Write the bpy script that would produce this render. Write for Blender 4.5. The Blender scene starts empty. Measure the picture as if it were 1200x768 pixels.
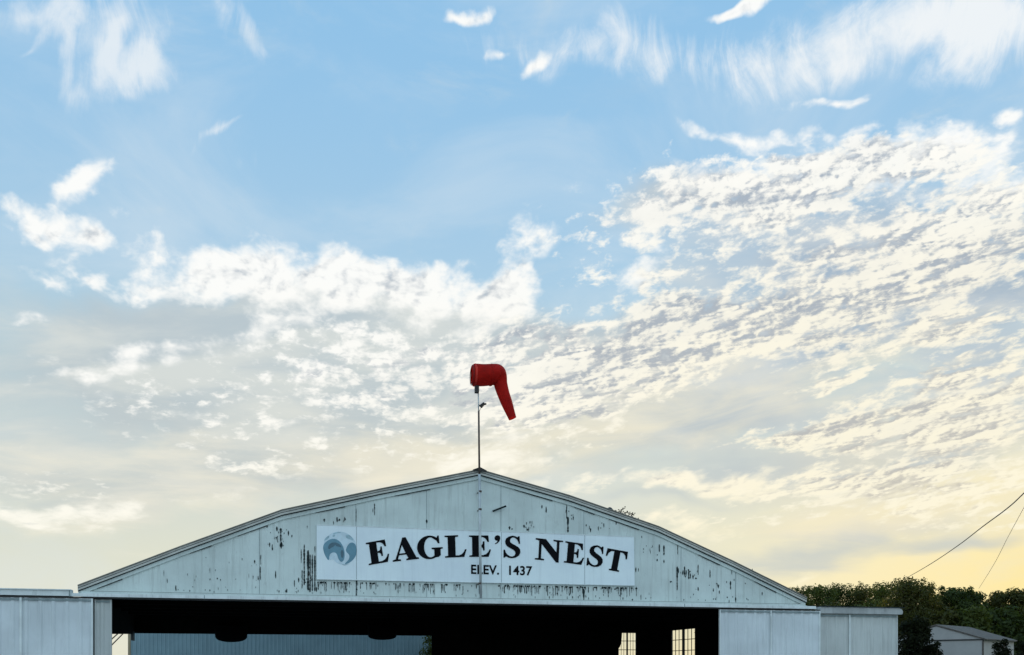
import bpy, bmesh, math, random
from mathutils import Vector, Matrix
random.seed(11)
D = bpy.data
scene = bpy.context.scene
col = scene.collection
R = math.radians
F = 1177.0            # focal length of the photograph in its own pixels (1200 wide)
HOR = 785.0           # row of the horizon
EYE = 1.6

# ------------------------------------------------------------------ camera
cd = D.cameras.new('camera'); cam = D.objects.new('camera', cd); col.objects.link(cam)
cam.location = (0, 0, EYE); cam.rotation_euler = (R(90), 0, 0)
cd.sensor_width = 36; cd.lens = 36 * F / 1200
cd.shift_y = (HOR - 384) / 1200
cd.clip_start = .1; cd.clip_end = 20000
scene.camera = cam
scene.view_settings.view_transform = 'Standard'
scene.view_settings.look = 'None'
scene.view_settings.exposure = 0
scene.view_settings.gamma = 1

SUN_AZ, SUN_EL = 33.0, 5.0      # degrees to the right of the view axis, above the horizon
scene.cycles.max_bounces = 6; scene.cycles.diffuse_bounces = 3; scene.cycles.transparent_max_bounces = 8
scene.cycles.use_adaptive_sampling = True; scene.cycles.adaptive_threshold = .015
# ------------------------------------------------------------------ node expressions
class E:
    """a socket of the node tree with arithmetic"""
    tree = None
    def __init__(s, sock): s.k = sock
    @staticmethod
    def lk(inp, v):
        if isinstance(v, E): E.tree.links.new(v.k, inp)
        else: inp.default_value = v
    @staticmethod
    def math(op, a, b=None, c=None, clamp=False):
        n = E.tree.nodes.new('ShaderNodeMath'); n.operation = op; n.use_clamp = clamp
        E.lk(n.inputs[0], a)
        if b is not None: E.lk(n.inputs[1], b)
        if c is not None: E.lk(n.inputs[2], c)
        return E(n.outputs[0])
    def __add__(a, b): return E.math('ADD', a, b)
    __radd__ = __add__
    def __sub__(a, b): return E.math('SUBTRACT', a, b)
    def __rsub__(a, b): return E.math('SUBTRACT', b, a)
    def __mul__(a, b): return E.math('MULTIPLY', a, b)
    __rmul__ = __mul__
    def __truediv__(a, b): return E.math('DIVIDE', a, b)
    def __rtruediv__(a, b): return E.math('DIVIDE', b, a)
def clamp(a): return E.math('ADD', a, 0.0, clamp=True)
def sstep(a, lo, hi, to0=0.0, to1=1.0):
    n = E.tree.nodes.new('ShaderNodeMapRange'); n.interpolation_type = 'SMOOTHSTEP'
    E.lk(n.inputs[0], a); E.lk(n.inputs[1], lo); E.lk(n.inputs[2], hi)
    n.inputs[3].default_value = to0; n.inputs[4].default_value = to1
    return E(n.outputs[0])
def comb(x, y, z=0.0):
    n = E.tree.nodes.new('ShaderNodeCombineXYZ')
    for i, v in enumerate((x, y, z)): E.lk(n.inputs[i], v)
    return E(n.outputs[0])
def sep(v):
    n = E.tree.nodes.new('ShaderNodeSeparateXYZ'); E.lk(n.inputs[0], v)
    return [E(o) for o in n.outputs]
def noise(v, scale, detail=4.0, rough=.5, dist=0.0, lac=2.0):
    n = E.tree.nodes.new('ShaderNodeTexNoise'); n.noise_dimensions = '3D'
    E.lk(n.inputs['Vector'], v)
    n.inputs['Scale'].default_value = scale; n.inputs['Detail'].default_value = detail
    n.inputs['Roughness'].default_value = rough; n.inputs['Distortion'].default_value = dist
    n.inputs['Lacunarity'].default_value = lac
    return E(n.outputs['Fac'])
def mapping(v, loc=(0, 0, 0), rot=(0, 0, 0), scale=(1, 1, 1), typ='POINT'):
    n = E.tree.nodes.new('ShaderNodeMapping'); n.vector_type = typ
    E.lk(n.inputs[0], v)
    n.inputs[1].default_value = loc; n.inputs[2].default_value = rot; n.inputs[3].default_value = scale
    return E(n.outputs[0])
def mix(f, a, b):
    n = E.tree.nodes.new('ShaderNodeMix'); n.data_type = 'RGBA'; n.clamp_factor = True
    E.lk(n.inputs[0], f); E.lk(n.inputs[6], a); E.lk(n.inputs[7], b)
    return E(n.outputs[2])
def cmul(a, b):
    n = E.tree.nodes.new('ShaderNodeMix'); n.data_type = 'RGBA'; n.blend_type = 'MULTIPLY'
    n.inputs[0].default_value = 1
    E.lk(n.inputs[6], a); E.lk(n.inputs[7], b)
    return E(n.outputs[2])
def ramp(f, stops, interp='LINEAR'):
    n = E.tree.nodes.new('ShaderNodeValToRGB'); E.lk(n.inputs[0], f)
    cr = n.color_ramp; cr.interpolation = interp
    cr.elements[0].position = stops[0][0]; cr.elements[0].color = stops[0][1]
    cr.elements[1].position = stops[-1][0]; cr.elements[1].color = stops[-1][1]
    for p, c in stops[1:-1]:
        e = cr.elements.new(p); e.color = c
    return E(n.outputs[0])
def lin(r, g, b):
    f = lambda c: (c / 255 / 12.92) if c / 255 <= .04045 else ((c / 255 + .055) / 1.055) ** 2.4
    return (f(r), f(g), f(b), 1)

# ------------------------------------------------------------------ sky
def azel(px, py):
    x, z = (px - 600) / F, (HOR - py) / F
    return math.degrees(math.atan(x)), math.degrees(math.atan(z / math.hypot(1, x)))
def blob(vec, cx, cy, rx, ry, ang=0, w=1.0):
    """an elliptical patch of cloud cover on the dome; ang is counter-clockwise"""
    a, e = azel(cx, cy); t = R(ang)
    a1, e1 = azel(cx + rx * math.cos(t), cy - rx * math.sin(t))
    a2, e2 = azel(cx - ry * math.sin(t), cy - ry * math.cos(t))
    m = mapping(vec, (a, e, 0), (0, 0, math.atan2(e1 - e, a1 - a)),
                (math.hypot(a1 - a, e1 - e), math.hypot(a2 - a, e2 - e), 1), 'TEXTURE')
    g = E.tree.nodes.new('ShaderNodeTexGradient'); g.gradient_type = 'SPHERICAL'
    E.lk(g.inputs[0], m)
    return E(g.outputs['Fac']) * w
def cover(vec, items):
    s = None
    for it in items:
        b = blob(vec, *it)
        s = b if s is None else s + b
    return s

def make_sky():
    w = D.worlds.new('World'); scene.world = w; w.use_nodes = True
    t = w.node_tree; t.nodes.clear(); E.tree = t
    tc = t.nodes.new('ShaderNodeTexCoord')
    dirv = E(tc.outputs['Generated'])
    x, y, z = sep(dirv)
    az = E.math('ARCTAN2', x, y) * 57.29578
    el = E.math('ARCSINE', z) * 57.29578
    sky = t.nodes.new('ShaderNodeTexSky'); sky.sky_type = 'NISHITA'; sky.sun_disc = False
    sky.sun_elevation = R(SUN_EL); sky.sun_rotation = R(SUN_AZ)
    sky.altitude = 400; sky.air_density = 1.0; sky.dust_density = 1.0; sky.ozone_density = 1.0
    ang = comb(az, el, 0.0)
    # a little turbulence so that no patch of cover has a drawn edge
    wob = noise(ang, .13, 3, .55); wob2 = noise(mapping(ang, (31, 7, 3)), .13, 3, .55)
    angw = comb(az + (wob - .5) * 7.0, el + (wob2 - .5) * 5.0, 0.0)
    # cloud deck seen in perspective
    iz = 1.0 / (E.math('MAXIMUM', z, 0.0) + .20)
    deck = comb(x * iz, y * iz, 0.0)
    sx, sy = math.sin(R(SUN_AZ)), math.cos(R(SUN_AZ))
    tilt = E.math('MAXIMUM', az + 4.0, 0.0)
    pc = comb(az, E.math('LOGARITHM', E.math('MAXIMUM', el, -4.0) + 7.0, 2.718282) * 38.0 - tilt * .34 * sstep(el, 32.0, 8.0), 0.0)
    sunx, suny = .30, -.34          # towards the sun on the same chart
    def puffn(v, k=1.0):
        fb = noise(v, .34 * k, 7 if k > 1 else 8, .58, .25)
        vo = t.nodes.new('ShaderNodeTexVoronoi'); vo.voronoi_dimensions = '2D'; vo.feature = 'SMOOTH_F1'
        vo.inputs['Scale'].default_value = .62 * k; vo.inputs['Detail'].default_value = 1.0; vo.inputs['Roughness'].default_value = .5
        vo.inputs['Smoothness'].default_value = .8
        jx = noise(v, .55 * k, 3, .6); jy = noise(mapping(v, (5, 5, 5)), .55 * k, 3, .6)
        vm = t.nodes.new('ShaderNodeVectorMath'); vm.operation = 'ADD'; E.lk(vm.inputs[0], v); E.lk(vm.inputs[1], comb(jx * (4.0 / k), jy * (4.0 / k), 0.0))
        E.lk(vo.inputs['Vector'], E(vm.outputs[0]))
        return fb * .85 + (.55 - E(vo.outputs['Distance'])) * .17 + .06

    # ---- clear sky
    sd = clamp(x * (sx * math.cos(R(4))) + y * (sy * math.cos(R(4))) + z * math.sin(R(4)))   # cos of the angle to the sun
    low = sstep(el, 0.0, 30.0, 1.0, 0.0)
    glow = E.math('POWER', sd, 16.0)
    nish = cmul(E(sky.outputs[0]), SKYMUL)
    base = mix(.88, nish, ramp(sstep(el, -1.0, 36.0) , [
        (0.0, lin(238, 236, 212)), (.22, lin(216, 224, 219)), (.42, lin(192, 217, 226)),
        (.65, lin(176, 213, 239)), (1.0, lin(150, 202, 242))]))
    base = mix(clamp(glow * low * .5 + E.math('POWER', sd, 3.0) * sstep(el, 2.0, 16.0, .22, 0.0)), base, lin(255, 240, 190))
    base = mix(clamp(E.math('POWER', sd, 44.0) * 1.0) * sstep(el, 13.0, 3.0), base, lin(255, 230, 148))

    # ---- grey veil
    veil = cover(angw, [
        (230, 440, 420, 120, 4, .9), (520, 470, 440, 120, 0, 1.05), (430, 400, 360, 80, 0, .8),
        (60, 560, 420, 70, 0, .45), (700, 460, 200, 90, 0, .35), (1130, 480, 260, 80, 15, .7),
        (1000, 540, 260, 50, 8, .4), (880, 270, 260, 90, 8, .5), (860, 480, 230, 60, 5, .55),
        (1120, 330, 280, 140, 5, .9), (860, 400, 300, 110, 12, .7), (780, 240, 160, 50, 15, .4), (120, 350, 260, 60, 0, .25), (860, 560, 300, 60, 5, .3),
        (1040, 605, 300, 44, 8, .75), (330, 570, 330, 60, 5, .5), (470, 540, 260, 60, 0, .6), (930, 690, 120, 40, 20, .25)])
    vn = noise(mapping(deck, (3, 1, 0), (0, 0, R(-25)), (1.2, 2.2, 1)), 2.2, 6, .55, .4)
    va = sstep(veil * 1.15 + (vn - .5) * .9, .12, .75)
    warm = clamp(E.math('POWER', sd, 5.0) * sstep(el, 2.0, 26.0, 1.1, 0.0))
    lowwarm = sstep(el, 4.0, 17.0, .8, 0.0)
    vcol = mix(sstep(vn, .38, .66), lin(186, 198, 204), lin(217, 221, 217))
    vcol = mix(clamp(warm * .55 + lowwarm * .30), vcol, lin(250, 236, 200))
    vcol = mix(sstep(az, 2.0, 14.0) * sstep(el, 10.0, 17.0), vcol, mix(sstep(vn, .35, .7), lin(160, 178, 196), lin(205, 212, 216)))
    # thin overall milkiness, uneven at a large scale
    milk = noise(mapping(ang, (2, 8, 0), (0, 0, R(15)), (.6, 1.3, 1)), .10, 6, .6, .6)
    base = mix(sstep(milk, .42, .72) * .38, base, lin(218, 230, 238))
    c = mix(va * .86, base, vcol)
    # shaded blue grey bands between the streaks near the sunset
    dk = cover(angw, [(870, 545, 280, 34, 5, .8), (960, 645, 280, 32, 6, .8), (860, 492, 230, 36, 6, .8), (1140, 642, 150, 16, 5, .6), (1160, 515, 170, 40, 15, .8),
                      (1060, 545, 160, 16, 5, .7), (780, 590, 200, 20, 5, .6), (40, 585, 140, 18, 0, .4)])
    c = mix(sstep(dk + (vn - .5) * .8, .10, .8) * .62, c, lin(184, 196, 203))
    # warm, softly lit smears of the same veil
    wv = cover(angw, [(690, 500, 260, 70, 12, .8), (960, 430, 330, 80, 16, .55), (330, 560, 420, 60, 4, .6), (480, 545, 200, 50, 0, .4), (1010, 600, 300, 34, 8, .75),
                      (1180, 560, 160, 80, 10, .6), (100, 610, 260, 30, 3, .5), (200, 520, 300, 40, 6, .3)])
    wn = noise(mapping(pc, (1, 4, 0), (0, 0, 0), (.45, 1.0, 1)), .30, 7, .6, .5)
    wa = sstep(wv + (wn - .5) * 1.6, .10, .95)
    c = mix(wa * .62, c, mix(warm, lin(247, 240, 220), lin(255, 240, 190)))

    # ---- high thin cirrus, combed by the wind
    ci = cover(angw, [
        (133, 28, 70, 17, 84, .75), (122, 66, 54, 20, 58, .5), (163, 40, 72, 20, -82, .6), (186, 62, 62, 28, 78, .75), (148, 92, 90, 34, 18, .7), (120, 50, 130, 80, 60, .5),
        (20, 10, 120, 36, 0, .9), (28, 52, 42, 11, 40, .7), (80, 25, 60, 30, -80, .4), (78, 70, 50, 12, 80, .4), (270, 10, 60, 30, -60, .5), (300, 25, 50, 14, -55, .6), (322, 38, 40, 10, -50, .5),
        (735, 60, 110, 75, 0, .85), (850, 65, 100, 60, 15, .55), (935, 75, 110, 55, 20, .8), (1080, 45, 170, 75, 5, 1.15),
        (1190, 30, 140, 80, 0, 1.1), (262, 142, 66, 11, 38, .95), (300, 185, 90, 25, 15, .22), (600, 50, 110, 45, -5, .45),
        (590, 200, 60, 30, 0, .15)])
    cw = comb(az + (noise(ang, .10, 2, .5) - .5) * 9.0, el + (noise(mapping(ang, (4, 4, 4)), .12, 2, .5) - .5) * 8.0, 0.0)
    fib = noise(mapping(cw, (0, 0, 0), (0, 0, R(-12)), (1.0, .34, 1)), .75, 9, .68, .35)
    cfine = noise(ang, .16, 5, .6, .8)
    soft = noise(mapping(ang, (6, 1, 0)), .28, 8, .60, .5)
    ca = sstep(ci * 1.0 + (fib - .5) * 1.9 + (soft - .5) * 1.3 + (cfine - .5) * .9, .10, 1.30) * sstep(ci, 0.0, .5)
    c = mix(ca * sstep(az, -12.0, 4.0, .66, .84), c, mix(warm, lin(250, 251, 250), lin(255, 250, 232)))

    # ---- the broken deck of small clouds
    pf = cover(angw, PUFFS)
    n1 = puffn(pc)
    n2 = puffn(mapping(pc, (sunx, suny, 0)))
    big = noise(pc, .085, 3, .5)
    dens = pf * 1.15 + (n1 - .5) * 2.6 + (big - .5) * 1.0
    pa = sstep(dens, .20, .95) * sstep(pf, .02, .26)
    light = (n1 - n2) * 2.9 + .72 - sstep(dens, .9, 1.9) * .34 * sstep(az, -12.0, 8.0, .25, 1.0) + (big - .5) * .7
    pshade = mix(warm, lin(178, 188, 198), lin(208, 198, 180))
    plit = mix(clamp(warm * 1.1), mix(lowwarm, lin(255, 255, 252), lin(255, 251, 234)), lin(255, 244, 208))
    pcol = mix(sstep(light + (1.0 - pa) * .4, .05, .78), pshade, plit)
    c = mix(pa * .95, c, pcol)

    # ---- the fine rippled field that fans out on the right
    ff = cover(angw, FIELD)
    rv = mapping(pc, (0, 0, 0), (0, 0, R(-4)), (.86, .92, 1))
    f1 = puffn(rv, 2.3)
    f2 = puffn(mapping(rv, (.15, -.18, 0)), 2.3)
    fb_ = noise(mapping(pc, (3, 9, 0), (0, 0, 0), (.55, 1.35, 1)), .20, 5, .6, .5)
    fm = noise(mapping(pc, (8, 2, 0), (0, 0, R(3)), (.5, 1.5, 1)), .42, 5, .6, .5)     # longer shaded folds
    fd = ff * 1.08 + (f1 - .5) * 3.1 + (fb_ - .5) * 1.9 + (fm - .5) * 1.2
    fa = sstep(fd, .32, 1.0) * sstep(ff, .02, .30)
    fl = (f1 - f2) * 2.0 + .60 + (fm - .5) * 3.0 + (f1 - .5) * 2.6
    cream = sstep(az, -8.0, 16.0) * sstep(el, 31.0, 15.0)
    flit = mix(cream * .75, plit, lin(255, 248, 224))
    flit = mix(sstep(fb_ + (f1 - .5) * .5, .60, .38) * .22, flit, lin(228, 228, 222))
    fcol = mix(sstep(fl + (1.0 - fa) * .55 + sstep(el, 24.0, 31.0) * .22, .04, .84), mix(warm, lin(170, 181, 193), lin(204, 196, 180)), flit)
    c = mix(fa * .93, c, fcol)

    # ---- bright fill colour added to the unseen sky behind, lighting the shaded front
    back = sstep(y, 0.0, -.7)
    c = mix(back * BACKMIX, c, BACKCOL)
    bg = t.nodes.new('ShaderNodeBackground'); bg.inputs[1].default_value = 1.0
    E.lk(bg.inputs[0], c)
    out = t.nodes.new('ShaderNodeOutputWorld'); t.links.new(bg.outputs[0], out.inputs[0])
    w.cycles.sampling_method = 'MANUAL'; w.cycles.sample_map_resolution = 256
SKYMUL = (.10, .10, .10, 1)
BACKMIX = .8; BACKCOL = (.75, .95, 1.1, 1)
PUFFS = [
    (95, 212, 62, 34, 12, .85), (55, 262, 90, 26, -14, .8), (120, 278, 80, 30, 22, .85), (100, 245, 60, 60, 60, .55), (15, 272, 50, 20, 10, .5),
    (95, 325, 100, 22, -2, .8), (15, 380, 55, 18, 10, .6), (235, 305, 135, 52, 6, .95), (300, 335, 90, 40, -10, .6),
    (400, 325, 140, 50, 0, .9), (500, 345, 150, 42, -3, .95), (597, 350, 55, 60, 60, .9), (625, 288, 80, 34, 22, .9),
    (250, 392, 160, 22, 0, .45), (150, 415, 90, 28, 22, .5), (90, 450, 130, 32, 14, .45), (400, 385, 200, 30, -4, .45),
    (560, 390, 150, 26, 0, .35), (240, 480, 60, 14, 0, .35), (330, 505, 60, 12, 0, .3), (440, 420, 60, 14, 0, .3), (20, 530, 90, 20, 0, .35),
    (900, 225, 240, 62, 12, .55), (1110, 220, 200, 60, 5, .55), (760, 335, 90, 44, 10, .6),
    (1095, 165, 75, 45, 10, .65), (1190, 195, 80, 70, 10, .65), (860, 158, 85, 18, 0, .6),
    (960, 160, 120, 20, 4, .55), (1185, 128, 40, 16, 0, .8), (955, 122, 60, 10, 4, .55),
    (800, 566, 230, 22, 7, .95), (570, 545, 140, 44, -8, .6), (800, 620, 75, 26, 0, .8),
    (935, 663, 55, 18, 30, .65), (120, 600, 260, 22, 5, .5), (40, 612, 150, 22, 5, .45),
    (540, 12, 36, 20, 20, 1.1), (628, 60, 40, 18, 52, 1.0), (578, 58, 20, 12, 0, .8), (880, 5, 60, 12, 10, 1.2),
    (450, 280, 300, 30, 0, -.3)]
FIELD = [
    (900, 225, 250, 80, 12, .70), (820, 258, 230, 50, 15, .7), (1060, 285, 300, 150, 8, .85), (1180, 250, 160, 90, 0, .55), (1000, 190, 260, 50, 5, .55),
    (745, 335, 130, 60, 15, .55), (800, 385, 220, 90, 18, .72), (930, 385, 280, 90, 14, .70), (1120, 365, 240, 100, 22, .70),
    (710, 440, 230, 90, 20, .75), (630, 490, 220, 70, 10, .62), (1100, 450, 260, 60, 18, .80), (950, 500, 220, 30, 12, .6), (560, 420, 220, 80, 5, .55), (400, 430, 300, 90, 4, .38), (690, 275, 190, 70, 25, .40), (660, 390, 120, 40, 10, .3),
    (1060, 515, 280, 50, 12, .85), (1160, 490, 180, 70, 15, .6), (1080, 552, 240, 40, 8, .75), (900, 470, 160, 30, 14, .3),
    (800, 566, 250, 22, 7, .6), (1030, 575, 300, 34, 7, .6), (1160, 612, 180, 26, 4, .8), (1130, 585, 220, 22, 8, .6), (880, 602, 140, 16, 6, .45), (200, 560, 300, 34, 4, .40), (330, 520, 300, 40, 0, .28),
    (250, 450, 360, 70, 4, .30), (480, 480, 240, 60, 0, .30), (760, 620, 90, 16, 0, .4),
    (705, 372, 55, 36, 0, -.55), (865, 345, 100, 24, 8, -.5), (860, 480, 200, 28, 10, -.55), (1010, 447, 180, 13, 22, -.6),
    (1170, 352, 90, 15, 25, -.6), (890, 540, 200, 20, 6, -.6), (1150, 130, 140, 30, 0, -.5), (960, 135, 200, 34, 0, -.5), (640, 330, 50, 50, 0, -.25)]
make_sky()
# ------------------------------------------------------------------ sun
sl = D.lights.new('sun', 'SUN'); so = D.objects.new('sun', sl); col.objects.link(so)
sl.energy = 2.2; sl.angle = R(.6); sl.color = (1, .80, .55)
sv = Vector((math.sin(R(SUN_AZ)) * math.cos(R(SUN_EL)), math.cos(R(SUN_AZ)) * math.cos(R(SUN_EL)), math.sin(R(SUN_EL))))
so.rotation_euler = sv.to_track_quat('Z', 'Y').to_euler()

# ------------------------------------------------------------------ object helpers
def tag(o, label=None, cat=None, group=None, kind=None):
    if label: o['label'] = label
    if cat: o['category'] = cat
    if group: o['group'] = group
    if kind: o['kind'] = kind
    return o
def empty(name, loc, rz=0.0):
    o = D.objects.new(name, None); col.objects.link(o); o.location = loc; o.rotation_euler = (0, 0, rz)
    o.empty_display_size = .3
    return o
class MB:
    """collects shapes and links them as one mesh object"""
    def __init__(s): s.v = []; s.f = []
    def add(s, vs, fs):
        b = len(s.v); s.v += [tuple(v) for v in vs]; s.f += [tuple(b + i for i in f) for f in fs]
    def box(s, x0, x1, y0, y1, z0, z1):
        s.add([(x0, y0, z0), (x1, y0, z0), (x1, y1, z0), (x0, y1, z0), (x0, y0, z1), (x1, y0, z1), (x1, y1, z1), (x0, y1, z1)],
              [(0, 3, 2, 1), (4, 5, 6, 7), (0, 1, 5, 4), (1, 2, 6, 5), (2, 3, 7, 6), (3, 0, 4, 7)])
    def prism(s, poly, y0, y1):
        """poly in the x-z plane, run from y0 to y1"""
        n = len(poly)
        s.add([(x, y0, z) for x, z in poly] + [(x, y1, z) for x, z in poly],
              [tuple(range(n)), tuple(range(2 * n - 1, n - 1, -1))] + [(i, i + n, (i + 1) % n + n, (i + 1) % n) for i in range(n)])
    def tube(s, pts, r, n=8, cap=True):
        pts = [Vector(p) for p in pts]; rs = r if isinstance(r, (list, tuple)) else [r] * len(pts)
        base = len(s.v)
        up = None
        for i, p in enumerate(pts):
            d = (pts[min(i + 1, len(pts) - 1)] - pts[max(i - 1, 0)]).normalized()
            if up is None:
                up = d.orthogonal().normalized()
            a = (up - d * up.dot(d)).normalized(); up = a; b = d.cross(a)
            for k in range(n):
                t = 2 * math.pi * k / n
                s.v.append(tuple(p + (a * math.cos(t) + b * math.sin(t)) * rs[i]))
        for i in range(len(pts) - 1):
            for k in range(n):
                k2 = (k + 1) % n
                s.f.append((base + i * n + k, base + i * n + k2, base + (i + 1) * n + k2, base + (i + 1) * n + k))
        if cap:
            s.f.append(tuple(base + k for k in range(n))[::-1]); s.f.append(tuple(base + (len(pts) - 1) * n + k for k in range(n)))
    def build(s, name, m, parent=None, smooth=False, fix=True):
        me = D.meshes.new(name); me.from_pydata(s.v, [], s.f); me.update()
        if fix:
            bm = bmesh.new(); bm.from_mesh(me); bmesh.ops.recalc_face_normals(bm, faces=bm.faces); bm.to_mesh(me); bm.free()
        if smooth:
            for p in me.polygons: p.use_smooth = True
        if m: me.materials.append(m)
        o = D.objects.new(name, me); col.objects.link(o)
        if parent: o.parent = parent
        return o
def bevel(o, w, seg=2):
    m = o.modifiers.new('bevel', 'BEVEL'); m.width = w; m.segments = seg; m.limit_method = 'ANGLE'

# ------------------------------------------------------------------ materials
def mat(name, base, rough=.6, metal=0.0, var=.12, scale=1.5, bump=0.0, bscale=20, streak=0.0, dirt=None, dirt_amt=0.0,
        stretch=(1, 1, 1), transl=0.0, spec=.5):
    """a procedural material: base colour broken up by soft noise, long vertical weather streaks and blotches of dirt"""
    m = D.materials.new(name); m.use_nodes = True
    nt = m.node_tree; nt.nodes.clear(); E.tree = nt
    out = nt.nodes.new('ShaderNodeOutputMaterial'); p = nt.nodes.new('ShaderNodeBsdfPrincipled')
    tc = nt.nodes.new('ShaderNodeTexCoord'); ob = E(tc.outputs['Object'])
    b = tuple(base) + (1,)
    n = noise(mapping(ob, (0, 0, 0), (0, 0, 0), stretch), scale, 6, .6)
    c = mix(sstep(n, .3, .7), tuple(v * (1 - var) for v in base) + (1,), tuple(min(1, v * (1 + var)) for v in base) + (1,))
    if streak:
        sn = noise(mapping(ob, (3, 1, 0), (0, 0, 0), (6, 6, .35)), 1.3, 5, .65)
        c = mix(sstep(sn, .50, .72) * streak, c, (dirt or tuple(v * .5 for v in base)) + (1,))
    if dirt_amt:
        dn = noise(mapping(ob, (7, 7, 7), (0, 0, 0), (1, 1, .6)), 2.6, 8, .7)
        c = mix(sstep(dn, .60, .68) * dirt_amt, c, dirt + (1,))
    t = nt
    t.links.new(c.k, p.inputs['Base Color'])
    rn = noise(ob, scale * 3, 4, .6)
    E.lk(p.inputs['Roughness'], clamp(rough + (rn - .5) * .25))
    p.inputs['Metallic'].default_value = metal
    p.inputs['Specular IOR Level'].default_value = spec
    if bump:
        bn = nt.nodes.new('ShaderNodeBump'); bn.inputs['Strength'].default_value = bump; bn.inputs['Distance'].default_value = .02
        E.lk(bn.inputs['Height'], noise(ob, bscale, 5, .6)); t.links.new(bn.outputs[0], p.inputs['Normal'])
    if transl:
        tr = nt.nodes.new('ShaderNodeBsdfTranslucent'); t.links.new(c.k, tr.inputs[0])
        ms = nt.nodes.new('ShaderNodeMixShader'); ms.inputs[0].default_value = transl
        t.links.new(p.outputs[0], ms.inputs[1]); t.links.new(tr.outputs[0], ms.inputs[2]); t.links.new(ms.outputs[0], out.inputs[0])
    else:
        t.links.new(p.outputs[0], out.inputs[0])
    return m
M = {
 'gable': mat('weathered_white_metal', (.62, .705, .685), .55, var=.12, scale=.45, streak=.45, dirt=(.38, .43, .41), dirt_amt=.25, bump=.30, bscale=1.6),
 'door': mat('pale_blue_white_metal', (.66, .72, .745), .5, var=.09, scale=.5, streak=.35, dirt=(.40, .44, .46), dirt_amt=.12, bump=.25, bscale=1.6),
 'door2': mat('pale_grey_metal', (.54, .575, .56), .55, var=.10, scale=.5, streak=.4, dirt=(.33, .35, .34), dirt_amt=.15, bump=.25, bscale=1.6),
 'trim': mat('white_trim', (.72, .78, .78), .5, var=.10, scale=2, streak=.4, dirt=(.30, .34, .34), dirt_amt=.25),
 'trimgrey': mat('grey_trim', (.40, .42, .42), .6, var=.15, scale=2, streak=.3, dirt=(.16, .17, .17), dirt_amt=.35),
 'fascia': mat('fascia_board', (.54, .54, .50), .6, var=.16, scale=1.4, dirt=(.10, .10, .10), dirt_amt=.35, bump=.2, bscale=10),
 'rooftan': mat('roof_edge', (.24, .21, .17), .65, var=.25, scale=2, dirt=(.10, .09, .07), dirt_amt=.5),
 'roof': mat('roof_metal', (.30, .30, .28), .45, metal=.3, var=.2, scale=.7, streak=.3, dirt=(.16, .12, .09)),
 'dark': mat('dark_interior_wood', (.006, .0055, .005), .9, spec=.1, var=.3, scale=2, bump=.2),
 'bare_and_shadow': mat('bare_rusted_metal_and_shadow', (.022, .034, .036), .85, spec=.2, var=.5, scale=6, dirt=(.06, .035, .02), dirt_amt=.5),  # bare rusted metal; the same dark colour also paints the shadow strips
 'seam': mat('dark_seam_metal', (.24, .30, .31), .7, var=.2, scale=4),  # darker grey for joints, brackets and rails
 'sign': mat('white_painted_board', (.82, .92, .98), .4, var=.06, scale=.5, streak=.22, dirt=(.58, .66, .70)),
 'letter': mat('black_vinyl', (.004, .004, .006), .8, spec=.12, var=.3, scale=4),
 'em1': mat('teal_blue_vinyl', (.13, .29, .38), .4, var=.08, scale=5),
 'em2': mat('dark_slate_vinyl', (.07, .15, .20), .4, var=.10, scale=5),
 'em3': mat('pale_teal_vinyl', (.34, .50, .57), .4, var=.25, scale=9),
 'em0': mat('pale_disc_vinyl', (.60, .74, .82), .4, var=.08, scale=5),
 'hem': mat('lit_red_hem', (.80, .05, .03), .7, var=.15, scale=5, transl=.35),  # brighter red paints the light on the mouth rim
 'sock': mat('red_nylon', (.48, .011, .006), .7, var=.2, scale=2.5, transl=.36, bump=.35, bscale=5, spec=.2),
 'black': mat('black_metal', (.015, .014, .013), .5, var=.2, scale=8),
 'pole': mat('galvanised_pole', (.50, .54, .55), .45, metal=.3, var=.12, scale=3, dirt=(.2, .16, .12), dirt_amt=.3),
 'poledark': mat('weathered_brown_pole', (.075, .055, .045), .7, var=.3, scale=4),
 'blueshed': mat('blue_grey_sheet_metal', (.21, .33, .38), .5, var=.08, scale=.8, streak=.2, dirt=(.10, .15, .17)),
 'tan': mat('tan_corner_board', (.34, .28, .18), .6, var=.1, scale=2),
 'garage': mat('grey_garage_siding', (.40, .39, .38), .6, var=.06, scale=1.2, streak=.12, dirt=(.3, .3, .3)),
 'garageroof': mat('dark_shingle_roof', (.105, .09, .078), .8, var=.25, scale=5, bump=.4, bscale=30),
 'bark': mat('bark', (.07, .05, .035), .9, var=.4, scale=5, bump=.8, bscale=14),
 'wire': mat('black_cable', (.045, .042, .038), .6, var=.1),
 'wiregrey': mat('grey_cable', (.22, .21, .19), .6, var=.1),
 'wood': mat('pole_wood', (.12, .085, .06), .85, var=.3, scale=3, streak=.5, dirt=(.05, .04, .03)),
 'insul': mat('black_insulation', (.003, .003, .0035), .9, spec=.1, var=.4, scale=5),
 'concrete': mat('concrete_apron', (.34, .33, .31), .85, var=.12, scale=.4, dirt=(.16, .15, .14), dirt_amt=.3, bump=.2),
 'asphalt': mat('asphalt', (.055, .055, .055), .9, var=.2, scale=.5, bump=.4, bscale=60),
 'grass': mat('mown_grass', (.055, .085, .025), .9, var=.35, scale=.3, bump=.6, bscale=40),
}
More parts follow.
